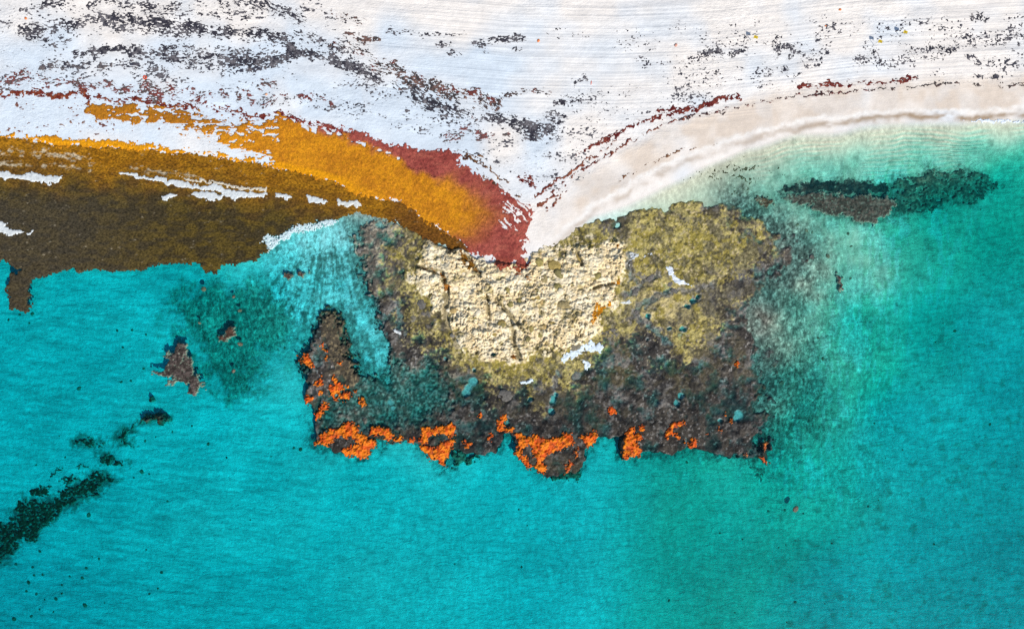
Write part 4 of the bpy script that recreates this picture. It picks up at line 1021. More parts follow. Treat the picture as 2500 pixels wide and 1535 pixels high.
wrack('black wrack lump right of and below the flag cluster', [([(2140, 600), (2280, 615)], 40, .5), ([(2360, 600), (2463, 610)], 40, .5), ([(1900, 640), (1960, 590)], 30, .1), ([(2030, 700), (2150, 700)], 34, .25), ([(2180, 770), (2350, 750), (2463, 720)], 34, .25), ([(1930, 550), (2000, 530)], 26, .3), ([(2350, 520), (2463, 510)], 34, .25)], v='K6', seed=159, aniso=1.3)
wrack('small wrack scrap in the tyre tracks of the right beach', [([(1000, 790), (1130, 820)], 18, .3), ([(1380, 780), (1420, 760)], 34, .1), ([(1520, 780), (1600, 790), (1580, 830)], 18, .3), ([(690, 880), (740, 860)], 32, .35), ([(740, 920), (750, 980)], 24, .2), ([(1620, 610), (1710, 600)], 30, .0), ([(1780, 820), (1880, 810)], 30, .25), ([(1900, 900), (2100, 880)], 24, .1)], v='K6', seed=161, aniso=1.3)
wrack('blue-black wrack scrap along the lower tyre tracks', [([(0, 1135), (100, 1130)], 30, .5), ([(150, 1080), (230, 1040)], 24, .1), ([(570, 1075), (680, 1050), (790, 1045)], 24, .3), ([(950, 980), (1020, 980), (1110, 1000)], 18, .3), ([(370, 1215), (430, 1215)], 16, .3)], v='K6', seed=163, aniso=1.5)
wrack('sparse wrack field below the two right-hand yellow flags', [([(1270, 430), (1330, 450)], 30, .2), ([(1380, 430), (1410, 460), (1470, 480)], 34, .25), ([(1500, 460), (1590, 440)], 30, .1), ([(1330, 350), (1380, 380)], 26, .0)], v='C', seed=165, aniso=1.3)
wrack('dark wrack bar with a peach stain right of the yellow flags', [([(1620, 372), (1720, 362)], 20, .15), ([(1770, 362), (1840, 368), (1905, 375)], 26, .55), ([(1700, 420), (1850, 420)], 22, -.05)], v='C', seed=167, aniso=1.3)
wrack('slanting black wrack streak near the right edge of the beach', [([(1950, 355), (2060, 335), (2120, 318), (2220, 322), (2310, 305)], 26, .35), ([(2240, 295), (2300, 300)], 22, .3)], v='C', seed=169, aniso=1.3)
wrack('wrack scraps at the right edge of the frame', [([(2340, 245), (2400, 270), (2463, 280), (2600, 300)], 24, .25), ([(2000, 270), (2080, 300)], 14, .1), ([(2060, 140), (2150, 150)], 24, .05), ([(2400, 340), (2600, 335)], 12, .2)], v='C', seed=171, aniso=1.3)
wrack('wrack scrap beside the lower tyre rut on the right', [([(1540, 580), (1690, 565)], 16, .2), ([(2100, 550), (2150, 560)], 14, .2), ([(2240, 545)], 22, .3), ([(2030, 420), (2100, 430), (2110, 460)], 18, .15)], v='C', seed=173)
wrack('thick dark red weed rope climbing right from the point', [([(1700, 1092), (1850, 1010), (1960, 975), (2010, 930), (2130, 872), (2250, 845), (2350, 830)], 15, .55), ([(2280, 800), (2400, 795), (2480, 790), (2560, 770), (2680, 720), (2720, 705), (2830, 700)], 18, .6)], v='B', seed=175, cols=RED, amp=.42, group='red weed ropes', step=1.6)
wrack('broken dark red weed rope on the upper right shore', [([(860, 622), (1000, 610), (1100, 605), (1170, 610), (1330, 598), (1470, 590), (1560, 580), (1690, 562)], 15, .5)], v='C', seed=177, cols=RED, amp=.42, group='red weed ropes', step=1.6)
wrack('upper of two thin dark weed threads along the right wet sand', [([(0, 868), (120, 830), (250, 800), (400, 770), (520, 748), (660, 712), (780, 700), (900, 685), (960, 668), (1150, 655), (1400, 640)], 5.5, .45), ([(0, 855), (180, 815), (360, 800)], 4, .3)], v='C', seed=179, cols=((.06, .03, .03), (.16, .05, .045)), amp=.5, ns=7, step=1.25, group='thin weed threads', thick=.07, aniso=2.5)
wrack('thin dark weed thread running out to the right edge', [([(1430, 632), (1650, 622), (1800, 612), (1860, 598), (2050, 604), (2200, 612), (2463, 618), (2700, 620)], 5.5, .35), ([(1880, 600), (2050, 590), (2200, 600), (2463, 595)], 5, .3)], v='C', seed=181, cols=((.05, .04, .04), (.12, .08, .07)), amp=.5, ns=7, step=1.25, group='thin weed threads', thick=.07, aniso=2.5)
wrack('tangle of rust-red weed threads rising right from the point', [([(1400, 1405), (1430, 1375), (1500, 1325), (1560, 1270), (1620, 1230), (1700, 1180), (1800, 1120), (1880, 1060), (1960, 1010)], 9, .6), ([(1430, 1450), (1470, 1440)], 16, .6), ([(1440, 1440), (1520, 1380), (1560, 1330), (1640, 1260), (1750, 1190), (1900, 1110), (2050, 1015), (2250, 905), (2463, 835)], 6, .5),
      ([(1470, 1495), (1540, 1440), (1570, 1370), (1620, 1330)], 7, .45), ([(1500, 1390), (1530, 1370)], 14, .5)], v='B', seed=183, cols=((.13, .025, .018), (.26, .09, .05)), amp=.5, ns=7, step=1.25, group='thin weed threads', thick=.07, aniso=2.2, rot=-.7)
wrack('brown weed threads curving along the landward side of the maroon band', [([(900, 1120), (1000, 1160), (1060, 1180), (1100, 1240), (1160, 1280), (1190, 1285)], 10, .4), ([(980, 1200), (1060, 1270), (1180, 1340), (1290, 1390), (1370, 1440)], 6, .4), ([(860, 1080), (940, 1110), (1050, 1130)], 9, .2)], v='B', seed=185, cols=((.07, .03, .02), (.2, .09, .03)), amp=.5, ns=7, step=1.25, group='thin weed threads', thick=.07, rot=.6)
wrack('small red tuft of weed on the sand above the point', [([(1290, 1275), (1330, 1290)], 16, .4), ([(1350, 1275), (1375, 1310)], 24, .5)], v='B', seed=187, cols=RED, step=1.5, group='red weed ropes')
wrack('dotted line of brown weed crumbs on the wet sand above the swash', [([(1990, 1290), (2060, 1230), (2200, 1160), (2330, 1100), (2463, 1055)], 6, .1), ([(2463, 1055), (2600, 1040), (2720, 1000)], 5, -.1)], v='B', seed=189, cols=((.14, .06, .03), (.24, .13, .07)), ns=6, step=1.25, category=None, name='weed_crumbs', thick=.06)
wrack('rust-brown weed between the brown raft and cream rock', [([(560, 170), (700, 240), (790, 280)], 24, .9), ([(870, 330), (880, 380), (930, 420)], 22, .9), ([(960, 430), (995, 490)], 12, .5)], v='E', seed=191, cols=((.11, .04, .006), (.24, .11, .012)), amp=.35, group='weed on the rock')
wrack('gold weed in a cleft right of the cream rock', [([(1800, 820), (1830, 770), (1870, 735)], 22, .7), ([(1830, 700), (1840, 720)], 14, .6), ([(1925, 700), (1930, 705)], 16, .6), ([(1920, 560), (1985, 550)], 10, .5), ([(1975, 290)], 14, .6)], v='E', seed=193, cols=((.44, .17, .006), (.62, .26, .01)), amp=.3, group='weed on the rock', step=1.5)
wrack('rusty weed strand in the cleft at the left of the cream rock', [([(600, 445), (700, 460), (745, 490), (765, 560), (770, 600)], 9, .5), ([(765, 590)], 22, .5), ([(1250, 1070)], 15, .6), ([(1350, 525)], 14, .4)], v='E', seed=195, cols=((.26, .09, .01), (.42, .17, .03)), amp=.35, group='weed on the rock', step=1.5)

# crumbs too small to count
def crumbs(label, P, dens, cols, seed, ns=3.4, aniso=2.0, rot=0.0, step=1.6):
    def t(x, y):
        d = poly_sdf(P, x, y)
        return 0.30 * (N(x, y, ns * aniso, 2, seed, sy=ns, rot=rot, gain=.7) - dens + 0.7 * N(x, y, 70, 3, seed + 3, sy=30) - 3.0 * sm(10, -40, d))
    return patch('weed_crumbs', bbox(P, 10), step, t, sand_z, 0.06, lambda x, y, tt: cmix(cols[0], cols[1], sm(-1, 1.2, N(x, y, 12, 2, seed + 5))), M_WRACK, rough=0.0, rs_=6, sink=.25, seed=seed,
                 kind='stuff', label=label)


crumbs('crumbs of dry weed strewn over the left beach', [(-200, -150), (640, -150), (880, 150), (1000, 230), (900, 290), (500, 225), (250, 190), (-200, 215)], 1.45, ((.07, .07, .085), (.15, .14, .15)), 201)
crumbs('crumbs of dry weed below the centre wrack', [(850, 190), (1000, 260), (1200, 300), (1460, 320), (1500, 340), (1350, 480), (1240, 420), (1050, 330), (850, 270)], 1.5, ((.07, .07, .085), (.14, .13, .14)), 205, ns=3.2)
crumbs('crumbs of dry weed over the right beach', [(1500, 60), (2000, 60), (2700, 40), (2700, 200), (2100, 200), (1700, 250), (1480, 330), (1350, 250), (1500, 200)], 1.8, ((.05, .05, .065), (.13, .12, .13)), 209, ns=3.2, aniso=1.6)
crumbs('maroon crumbs on the bare tongue of sand by the golden drift', [(-200, 245), (200, 240), (420, 320), (640, 385), (300, 335), (-200, 320)], 2.0, ((.16, .06, .05), (.26, .14, .1)), 213, ns=4.0)
crumbs('specks of weed in the right shallows', [(1640, 440), (1850, 380), (1950, 420), (1850, 490), (1700, 480)], 1.9, ((.06, .06, .03), (.1, .1, .05)), 217, ns=4.5, aniso=1.2)

# ------------------------------------------------------------------ foam
def foam(label, P, amp=0.5, ns=8.0, seed=220, base=None, off=0.3, thick=.06, col=(.70, .74, .74), sharp=5.0, rot=0.0, aniso=1.3, step=1.5, group='foam', stuff=False, lift=0.03):
    def t(x, y):
        wx, wy = warp(x, y, 2.0, 12, seed)
        d = poly_sdf(P, wx, wy)
        return np.clip(d / sharp, -2, 1.0) * 0.6 + off * 0.5 - amp * np.abs(N(x, y, ns * aniso, 3, seed + 2, sy=ns, rot=rot, gain=.7))
    b = base or (lambda x, y: np.maximum(ground_z(x, y), 0.0) + lift)
    pr = dict(label=label)
    if stuff: pr['kind'] = 'stuff'
    else: pr.update(category='foam', group=group)
    return patch('sea_foam', bbox(P, 8), step, t, b, thick, const(col), M_FOAM, rough=0.01, rs_=6, sink=.25, seed=seed, **pr)


RB = lambda x, y: np.maximum(sand_z(x, y), 0.0) + 0.13
foam('white foam scraps on the brown raft at the left edge', T('A', (-300, 1215), (0, 1222), (60, 1215), (120, 1245), (170, 1232), (260, 1230), (340, 1258), (450, 1248), (420, 1285), (340, 1302), (280, 1275), (190, 1270), (130, 1262), (0, 1262), (-300, 1255)), base=RB, seed=221, amp=.22, group='foam on the raft', off=.55, sharp=2.5)
foam('long white foam ribbon on the brown raft, longest of all', T('A', (850, 1222), (1080, 1255), (1300, 1290), (1460, 1325), (1520, 1298), (1600, 1340), (1760, 1370), (1890, 1368), (1870, 1392), (1760, 1397), (1640, 1405), (1560, 1356), (1480, 1345), (1300, 1318), (1190, 1302), (1080, 1275), (860, 1232)), base=RB, seed=223, amp=.15, group='foam on the raft', off=.55, sharp=2.5)
foam('pale foam patch with a turquoise gap below the long ribbon', T('A', (1350, 1380), (1420, 1355), (1480, 1365), (1590, 1385), (1500, 1422), (1440, 1408)), base=RB, seed=225, amp=.2, group='foam on the raft', off=.55, sharp=2.5)
foam('beige foam band just above the long ribbon', T('A', (1240, 1238), (1350, 1262), (1450, 1272), (1600, 1302), (1750, 1320), (1895, 1328), (1892, 1352), (1700, 1342), (1500, 1302), (1380, 1285)), base=RB, seed=227, amp=.45, group='foam on the raft', col=(.66, .60, .48), sharp=2.5)
foam('thin white foam flecks left of the pale foam patch', T('A', (1140, 1402), (1195, 1372), (1255, 1385), (1230, 1400), (1160, 1412)), base=RB, seed=229, amp=.3, group='foam on the raft', off=.55, sharp=2.5)
foam('first small foam dash right of the long ribbon', T('A', (1945, 1365), (2030, 1382), (2065, 1388), (2030, 1408), (1960, 1392)), base=RB, seed=231, amp=.25, group='foam on the raft', off=.55, sharp=2.5)
foam('second foam dash right of the long ribbon', T('A', (2165, 1392), (2240, 1392), (2325, 1425), (2310, 1440), (2190, 1430)), base=RB, seed=233, amp=.25, group='foam on the raft', off=.55, sharp=2.5)
foam('foam dash on the raft under the golden drift, farthest right', T('B', (0, 1408), (60, 1425), (150, 1430), (165, 1455), (60, 1468), (0, 1440)), base=RB, seed=235, amp=.3, group='foam on the raft', off=.55, sharp=2.5, col=(.7, .72, .68))
foam('foam scraps with turquoise gaps at the left edge of the frame', T('D', (-60, 120), (0, 122), (55, 130), (30, 158), (90, 172), (155, 195), (100, 215), (60, 205), (0, 192), (-60, 190)), base=RB, seed=237, amp=.35, group='foam on the raft', off=.55, sharp=2.5)
foam('fine foam fleck right of the left-edge scraps', T('D', (190, 208), (245, 195), (230, 218), (195, 218)), base=RB, seed=238, amp=.2, group='foam on the raft', off=.55, sharp=2.5)
foam('lacy white foam where the brown raft meets the reef channel', T('D', (1825, 262), (1880, 195), (1950, 225), (2010, 195), (2100, 125), (2200, 130), (2330, 105), (2400, 110), (2330, 150), (2200, 180), (2100, 200), (2030, 250), (1950, 280), (1900, 340), (1870, 300)), seed=239, amp=.75, ns=4.5, off=.45, col=(.66, .80, .82), stuff=True, lift=.0, thick=.02, step=1.3)
foam('curved white foam streak in the gully on the right of the reef', T('K5', (1085, 320), (1120, 440), (1200, 545), (1330, 595), (1490, 612), (1400, 560), (1320, 525), (1240, 480), (1190, 415), (1175, 330)), seed=245, amp=.25, group='foam on the rock', sharp=3, col=(.80, .86, .92))
foam('thin pale foam at the upper corner of the right gully', T('K5', (515, 95), (680, 105), (880, 130), (890, 150), (700, 150), (650, 190), (560, 230), (540, 300), (515, 280), (530, 160)), seed=247, amp=.75, off=.35, group='foam on the rock', sharp=4, col=(.62, .66, .68))
foam('short white foam dash beside a grey boulder on the right', T('K5', (405, 845), (520, 800), (580, 850), (500, 848)), seed=249, amp=.15, group='foam on the rock', sharp=2)
foam('wide splash of white foam at the seaward edge of the cream rock', T('K4', (1915, 985), (1955, 870), (2060, 838), (2180, 790), (2280, 715), (2340, 688), (2463, 720), (2540, 780), (2480, 850), (2350, 850), (2250, 835), (2150, 905), (2080, 962), (2020, 925), (1950, 1015)), seed=251, amp=.45, off=.5, group='foam on the rock', sharp=4, col=(.74, .85, .92))
foam('small pair of foam flecks below the cream rock', T('K4', (1285, 1312), (1410, 1275), (1480, 1260), (1500, 1300), (1400, 1322), (1310, 1348)), seed=253, amp=.3, group='foam on the rock', sharp=2.5, col=(.74, .85, .92))
foam('foam scraps below the wide splash', T('K4', (2200, 970), (2260, 980), (2340, 1020), (2300, 1110), (2250, 1090), (2290, 1040), (2230, 1000)), seed=254, amp=.35, group='foam on the rock', sharp=2.5, col=(.74, .85, .92))
foam('bluish foam fleck beside the west side of the reef', T('K2', (1595, 398), (1640, 410), (1712, 435), (1705, 492), (1640, 470)), seed=255, amp=.2, group='foam on the rock', sharp=2.5)
foam('thin white breaker line on the far right shore', T('C', (1990, 852), (2150, 845), (2300, 842), (2463, 852), (2750, 858), (2750, 874), (2463, 866), (2250, 868), (2100, 860)), seed=257, amp=.5, off=.25, group='foam on the shore', sharp=2.2, col=(.80, .88, .96))

# ------------------------------------------------------------------ drowned weed and rock on the sea bed
def sunken(label, polys, v, name='sunken_weed', level=None, cols=((.018, .030, .014), (.06, .055, .03)), amp=.65, ns=3.8, seed=260, thick=.22, step=1.9, holes=1.0, group='dark weed beds under water', sharp=7.0, category='weed bed'):
    PP = [T(v, *P) for P in polys]
    allp = [p for P in PP for p in P]
    def t(x, y):
        wx, wy = warp(x, y, 4.5, 14, seed)
        d = np.max([poly_sdf(P, wx, wy) for P in PP], 0)
        return np.clip(d / sharp, -2.5, 1.1) * .7 - amp * holes * np.maximum(N(x, y, ns * 1.6, 3, seed + 2, sy=ns, gain=.7, rot=.4) - 0.1, 0)
    base = sand_z if level is None else (lambda x, y: np.maximum(sand_z(x, y), level))
    def tint(x, y, tt):
        c = cmix(cols[0], cols[1], sm(-.8, 1.6, N(x, y, 8, 3, seed + 5)))
        return mix(c, const((.34, .38, .28)), (0.75 * sm(.45, 0, tt))[:, None])
    return patch(name, bbox(allp, 14), step, t, base, thick, tint, M_SUNK, rough=.03, rs_=6, sink=.4, seed=seed, label=label, category=category, group=group)


sunken('largest dark weed bed, a slanting bank at the lower left edge', [[(-300, 900), (0, 760), (60, 740), (50, 680), (90, 590), (150, 620), (200, 610), (300, 620), (380, 560), (460, 500), (560, 460), (640, 410), (750, 440), (760, 470), (660, 520), (640, 570), (560, 600), (480, 640), (380, 690), (320, 760), (310, 800), (250, 820), (210, 910), (80, 910), (40, 1000), (0, 1040), (-300, 1150)]], 'H', seed=261, holes=1.5)
sunken('ragged dark weed fringe along the upper side of the slanting bank', [[(370, 470), (480, 435), (530, 470), (420, 515)], [(145, 565), (200, 515), (330, 530), (260, 590), (170, 605)], [(260, 470), (340, 400), (400, 375), (380, 410), (290, 470)], [(480, 390), (580, 365), (590, 390), (500, 400)]], 'H', seed=263)
sunken('butterfly-shaped dark weed clump right of the slanting bank', [[(640, 280), (740, 285), (780, 320), (860, 335), (800, 385), (690, 350)]], 'H', seed=265)
sunken('thin dark weed clump farthest left above the slanting bank', [[(465, 210), (510, 155), (560, 195), (600, 170), (640, 175), (620, 200), (705, 205), (700, 225), (560, 242)]], 'H', seed=267)
sunken('hook-shaped dark weed strand above the butterfly clump', [[(785, 140), (860, 90), (900, 70), (970, 55), (920, 95), (850, 130), (860, 175), (870, 200), (940, 230), (830, 222), (775, 200), (830, 180)]], 'H', seed=269)
sunken('brown-topped weed mound at the top of the hook-shaped strand', [[(955, 55), (1000, 10), (1030, -20), (1120, -10), (1190, 30), (1130, 62), (1040, 40)]], 'H', seed=271, cols=((.03, .035, .018), (.10, .055, .04)), thick=1.3)
sunken('small ring-shaped weed clump in the left bay', [[(1010, 1380), (1020, 1345), (1060, 1350), (1055, 1400), (1040, 1425), (1015, 1410)]], 'D', seed=272, thick=.9, sharp=4)
sunken('large brown weed-topped rock in the left bay', [[(1160, 1062), (1200, 1032), (1240, 1030), (1258, 980), (1302, 985), (1298, 1060), (1340, 1110), (1362, 1190), (1410, 1208), (1438, 1270), (1375, 1345), (1340, 1355), (1338, 1250), (1250, 1232), (1190, 1275), (1208, 1230), (1180, 1200), (1080, 1200), (1090, 1180), (1150, 1170), (1210, 1110)]], 'D', level=-.06, cols=((.045, .035, .03), (.11, .085, .075)), seed=273, thick=.14, holes=.5, group='weed rocks breaking the surface', sharp=4, category='weed rock')
sunken('long brown weed-topped rock in the teal weedy shallows', [[(1535, 930), (1590, 912), (1620, 868), (1662, 880), (1652, 912), (1600, 952), (1560, 962)]], 'D', level=-.06, cols=((.05, .03, .02), (.12, .065, .045)), seed=275, thick=.12, holes=.3, group='weed rocks breaking the surface', sharp=3, category='weed rock')
sunken('paired brown weed-topped rocks near the reef channel', [[(1995, 505), (2040, 475), (2070, 490), (2030, 525)], [(2080, 490), (2140, 450), (2165, 470), (2150, 510), (2120, 500)]], 'D', level=-.06, cols=((.05, .03, .025), (.13, .075, .05)), seed=277, thick=.12, holes=.3, group='weed rocks breaking the surface', sharp=3, category='weed rock')
sunken('brown weed-topped rock shaped like a tooth in the right shallows', [[(1140, 490), (1195, 490), (1195, 545), (1180, 590), (1150, 590), (1165, 550)]], 'G', level=-.06, cols=((.05, .038, .035), (.11, .08, .075)), seed=279, thick=.12, holes=.3, group='weed rocks breaking the surface', sharp=3, category='weed rock')
sunken('dark crescent of weed in the shallows off the right beach', [[(700, 1345), (850, 1292), (1150, 1268), (1500, 1290), (1560, 1330), (1500, 1370), (1200, 1375), (960, 1370), (800, 1372)]], 'C', cols=((.012, .030, .030), (.05, .055, .045)), seed=283, thick=.10, holes=.35, step=2.0)
sunken('brown weed rise along the seaward side of the dark crescent', [[(760, 1380), (960, 1352), (1200, 1372), (1350, 1390), (1500, 1400), (1560, 1440), (1540, 1500), (1500, 1545), (1350, 1580), (1240, 1540), (1100, 1520), (980, 1490), (960, 1440), (850, 1430)]], 'C', level=-.16, cols=((.055, .048, .036), (.13, .115, .09)), seed=285, thick=.10, holes=.45, step=2.0)
sunken('broken dark weed scatter trailing right from the crescent', [[(1540, 1300), (1750, 1205), (1900, 1225), (2050, 1200), (2200, 1215), (2330, 1300), (2330, 1330), (2150, 1430), (1900, 1430), (1850, 1500), (1700, 1520), (1580, 1490), (1540, 1400)]], 'C', cols=((.03, .075, .055), (.15, .18, .12)), seed=287, thick=.2, holes=2.3, ns=9, step=2.0)
sunken('small brown weed patch left of the dark crescent', [[(560, 1380), (620, 1365), (700, 1410), (690, 1440), (610, 1440)]], 'C', level=-.1, cols=((.05, .045, .025), (.12, .1, .06)), seed=289, thick=.1, holes=.6, sharp=4)
sunken('drowned dark apron off the lower right corner of the reef', [[(1250, 880), (1400, 1000), (1600, 1050), (1560, 1200), (1480, 1300), (1420, 1200), (1330, 1050)]], 'K3', seed=291, thick=.15, holes=1.6, cols=((.06, .10, .07), (.2, .22, .15)), sharp=10)
sunken('drowned dark apron at the outer end of the seaward reef lobe', [[(2050, 620), (2160, 590), (2220, 560), (2330, 560), (2370, 620), (2330, 690), (2200, 690), (2100, 680)]], 'K1', seed=293, thick=.5, holes=1.0, cols=((.05, .08, .05), (.16, .18, .12)), sharp=6)
sunken('drowned green shelf right of the funnel-shaped orange crusts', [[(1215, 480), (1270, 420), (1450, 470), (1500, 440), (1460, 510), (1330, 560), (1250, 580)]], 'K1', seed=295, thick=.5, holes=.9, cols=((.05, .08, .05), (.16, .18, .12)), sharp=6)

ROCKS = [('H', p) for p in [(990, 190, 14), (1065, 160, 10), (1185, 125, 11), (1325, 80, 12), (965, 410, 20), (1015, 425, 10), (905, 455, 12), (580, 720, 24), (1745, 755, 11), (995, 970, 11), (650, 1040, 13), (550, 1110, 20), (600, 1025, 10), (215, 990, 14), (1105, 1135, 15), (1075, 1250, 12), (1015, 1290, 15), (525, 1180, 16), (430, 1170, 15), (160, 1105, 17), (230, 1160, 13), (165, 1165, 18), (110, 1280, 18), (185, 1300, 18), (370, 1295, 13), (330, 1335, 20), (540, 1380, 20), (210, 1410, 14), (310, 1430, 13), (245, 1340, 11), (1150, 620, 11), (1575, 310, 14), (1895, 300, 8), (685, 1360, 9), (1440, 210, 16), (40, 1085, 18), (130, 1215, 20), (370, 1235, 13), (150, 1460, 20), (30, 1480, 22), (685, 570, 9), (410, 310, 10), (200, 365, 10), (370, 155, 9), (2110, 250, 20), (2060, 240, 12)]] + \
    [('I', p) for p in [(1280, 680, 12), (1340, 795, 9), (1300, 1095, 13), (820, 1070, 9), (2360, 1335, 15), (65, 1165, 8)]] + \
    [('J', p) for p in [(850, 660, 32), (795, 680, 18), (680, 690, 12), (925, 705, 12), (1390, 655, 14), (1465, 610, 9), (335, 850, 11), (495, 895, 12), (875, 905, 12), (805, 935, 9), (755, 955, 10), (1140, 925, 12), (1205, 1100, 8), (875, 1345, 14), (1090, 1360, 8), (440, 1420, 10), (815, 1490, 9), (1875, 930, 12), (1515, 310, 8), (1640, 250, 8), (95, 340, 14), (2275, 70, 14), (1435, 60, 14)]] + \
    [('G', p) for p in [(1225, 205, 16), (1250, 290, 16), (1080, 360, 24), (2020, 895, 17), (1940, 840, 9), (2120, 1005, 9), (1885, 975, 9), (2195, 25, 10), (1245, 520, 14), (1015, 940, 14), (760, 1260, 26), (930, 180, 16), (970, 195, 14), (865, 140, 14), (1055, 1090, 18)]] + \
    [('D', p) for p in [(1440, 600, 24), (1760, 570, 12), (1690, 750, 22), (1405, 835, 16), (830, 1010, 13), (510, 1310, 26), (1695, 985, 22), (1650, 1175, 22), (790, 890, 17), (900, 885, 17), (1000, 920, 13), (2000, 1010, 18), (90, 775, 18), (180, 770, 18), (160, 840, 14), (10, 815, 14), (980, 1165, 18), (890, 1250, 16), (820, 1260, 13), (1330, 830, 12), (1650, 650, 16)]]
pts = np.array([[*T(v, (p[0], p[1]))[0], p[2] * VIEW[v][2]] for v, p in ROCKS], np.float32)
zr = ground_z(pts[:, 0], pts[:, 1])
SPECIAL = {('J', 850, 660): 'largest lone rock on the sea bed right of the reef, brown on top', ('H', 580, 720): 'dark lone clump just below the slanting weed bank', ('D', 510, 1310): 'dark lone weed clump in the open left bay',
           ('D', 1440, 600): 'round brown rock in the teal shallows nearest the brown raft', ('H', 965, 410): 'dark lone clump right of the butterfly-shaped weed clump', ('G', 1080, 360): 'dark sliver of rock above the tooth-shaped weed rock',
           ('G', 760, 1260): 'dark rock at the foot of the grey turf on the reef right side', ('H', 1105, 1135): 'round dark clump on the bare bed of the lower left bay'}
AREAS = [('on the bare bed left of the hook-shaped weed strand', lambda x, y: x < 260 and y < 1200), ('in the bottom left corner below the slanting weed bank', lambda x, y: x < 130), ('below the slanting weed bank', lambda x, y: x < 260),
         ('in the open left bay under the brown raft', lambda x, y: x < 420 and y < 1010), ('beside or in the teal weedy shallows', lambda x, y: x < 760 and y < 960), ('right of the butterfly-shaped weed clump', lambda x, y: x < 520 and y < 1190),
         ('on the lower bed left of centre', lambda x, y: x < 520), ('off the lower left corner of the reef', lambda x, y: x < 800), ('on the bare bed below the reef', lambda x, y: x < 1640 and y > 1100), ('below the right end of the reef', lambda x, y: y > 1100 and x < 1900),
         ('in the lower right corner waters', lambda x, y: y > 1100), ('close along the right flank of the reef', lambda x, y: x < 2030), ('in the pale right shallows', lambda x, y: x < 2150), ('in the deep green water at the right', lambda x, y: True)]
byarea = {}
for i, (a, b, r) in enumerate(pts):
    v, p = ROCKS[i]
    if (v, p[0], p[1]) in SPECIAL: continue
    k = next(q for q, (_, f) in enumerate(AREAS) if f(a, b)); byarea.setdefault(k, []).append((a, i))
ROCKLAB = {}
for k, L_ in byarea.items():
    for q, (_, i) in enumerate(sorted(L_)): ROCKLAB[i] = 'dark clump ' + AREAS[k][0] + order_words(q, len(L_))
for i, ((a, b, r), z, (v, p)) in enumerate(zip(pts, zr, ROCKS)):
    near = (v == 'D' and 1380 < p[0] < 1720) or (v, p[0], p[1]) == ('J', 850, 660)
    lab = SPECIAL.get((v, p[0], p[1]), ROCKLAB.get(i))
    o = stone('seabed_rock', random.choice(ST_DARK), float(a), float(b), float(r) * 0.75, M_SUNK, zb=float(-0.2 if near else z), asp=random.uniform(1, 1.5), label=lab, category='rock', group='dark clumps on the sea bed')
    if near: o.location.z = -0.14; o.scale.z = 0.25

# ------------------------------------------------------------------ yellow flags and litter on the beach
M_POLE = plain('flag_pole', (.75, .75, .72), .5)
M_YEL = plain('yellow_cloth', (.85, .62, .03), .8)
M_ORG = plain('orange_plastic', (.75, .22, .06), .5)
M_RED = plain('red_plastic', (.70, .08, .02), .4)


def flag(px, py, label):
    import bmesh
    z = float(sand_z(np.array([px], np.float32), np.array([py], np.float32))[0])
    e = bpy.data.objects.new('yellow_flag', None); COL.objects.link(e); e.location = (X(px), Y(py), z)
    e['label'] = label; e['category'] = 'flag'; e['group'] = 'yellow flags on the beach'
    bm = bmesh.new(); bmesh.ops.create_cone(bm, cap_ends=True, segments=8, radius1=.035, radius2=.025, depth=1.3)
    for v in bm.verts: v.co.z += .55
    me = bpy.data.meshes.new('pole'); bm.to_mesh(me); bm.free(); put('pole', me, M_POLE, e)
    bm = bmesh.new(); n = 8
    rows = []
    for i in range(n + 1):
        u = i / n
        for s in (-1, 1):
            rows.append(bm.verts.new((.03 + .62 * u, .07 * math.sin(u * 5.5) + .10 * u, 1.15 - .06 * u + s * .21 * (1 - .15 * u))))
    for i in range(n): bm.faces.new((rows[2 * i], rows[2 * i + 2], rows[2 * i + 3], rows[2 * i + 1]))
    g = bmesh.ops.solidify(bm, geom=bm.faces[:], thickness=.012)
    # the cloth droops towards the horizontal in the breeze, so it shows from above
    for v in bm.verts:
        d = v.co.z - 1.15
        v.co.y += d * .85; v.co.z = 1.15 + d * .5
    me = bpy.data.meshes.new('cloth'); bm.to_mesh(me); bm.free(); put('cloth', me, M_YEL, e)
    return e


flag(1827, 106, 'yellow flag at the left end of the right-hand wrack cluster')
flag(2126, 115, 'lower of the two neighbouring yellow flags on the right beach')
flag(2186, 93, 'upper yellow flag on the right beach, above its neighbour')


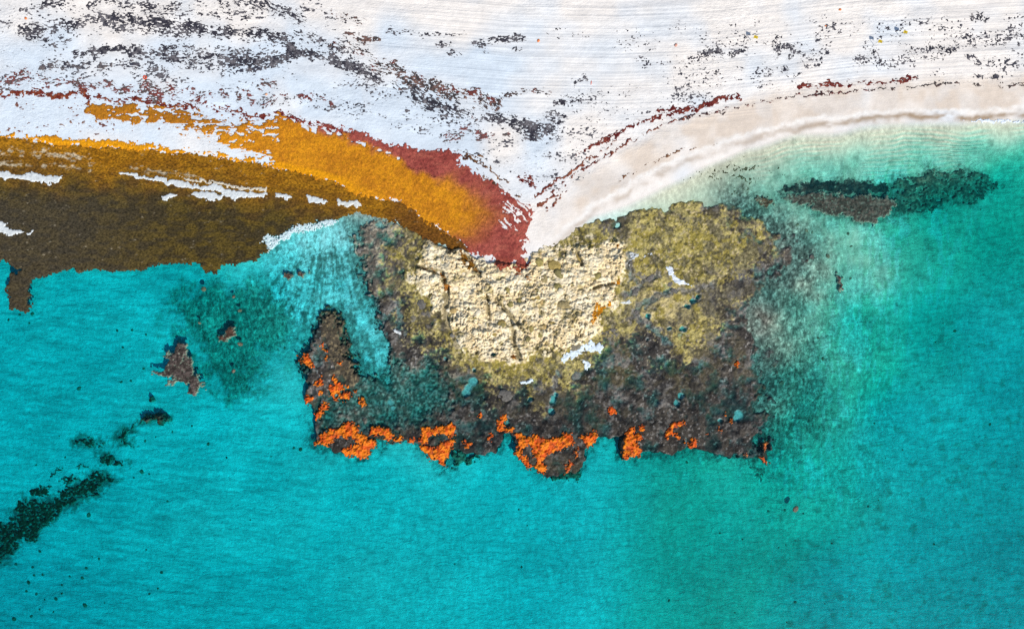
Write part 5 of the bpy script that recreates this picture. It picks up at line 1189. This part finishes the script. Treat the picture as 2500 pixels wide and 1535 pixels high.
def litter(name, px, py, r, mat, label, ringed=False):
    import bmesh
    z = float(sand_z(np.array([px], np.float32), np.array([py], np.float32))[0])
    if ringed:
        bm = bmesh.new(); n, m_ = 18, 8; vs = []
        for i in range(n):
            a = i / n * 6.283
            for j in range(m_):
                b = j / m_ * 6.283; rr = r * (1 + .38 * math.cos(b))
                vs.append(bm.verts.new((rr * math.cos(a), rr * math.sin(a), .38 * r * math.sin(b) + .2 * r)))
        for i in range(n):
            for j in range(m_):
                bm.faces.new((vs[i * m_ + j], vs[((i + 1) % n) * m_ + j], vs[((i + 1) % n) * m_ + (j + 1) % m_], vs[i * m_ + (j + 1) % m_]))
        for f in bm.faces: f.smooth = True
        me = bpy.data.meshes.new(name); bm.to_mesh(me); bm.free()
    else:
        me = LUMPS[int(px) % 6].copy(); me.materials.clear()
        for v in me.vertices: v.co = Vector((v.co.x * r, v.co.y * r * .8, v.co.z * r * .7))
    o = put(name, me, mat, label=label, category='litter', group='litter on the beach'); o.location = (X(px), Y(py), z + .02)
    o.rotation_euler.z = px
    return o


litter('life_ring', 361, 194, .22, M_RED, 'small red ring lying on the left beach', True)
litter('orange_scrap', 1314, 108, .32, M_ORG, 'orange scrap on bare sand near the top centre')
litter('orange_scrap', 1645, 118, .26, plain('pink_plastic', (.62, .30, .22)), 'faded pink scrap left of the right-hand wrack')
litter('orange_scrap', 2042, 33, .22, M_ORG, 'orange scrap at the top right among tyre tracks')
litter('orange_scrap', 2008, 71, .16, M_ORG, 'tiny orange scrap below the top right one')
litter('orange_scrap', 76, 53, .26, M_ORG, 'orange scrap beside the wrack near the left edge')
litter('orange_scrap', 655, 235, .22, plain('peach_plastic', (.78, .42, .25)), 'peach scrap among the maroon weed tufts')
litter('wood_stick', 1441, 209, .22, M_RED, 'short red stick on the sand at centre right')
bpy.data.objects['wood_stick'].scale = (.35, 1.6, .5); bpy.data.objects['wood_stick'].rotation_euler.z = -.15
for o in bpy.data.objects:
    if 'label' in o and len(o['label'].split()) > 16: print('LONG', o.name, o['label'])
print('scene built', sum(len(o.data.polygons) for o in bpy.data.objects if o.type == 'MESH'))
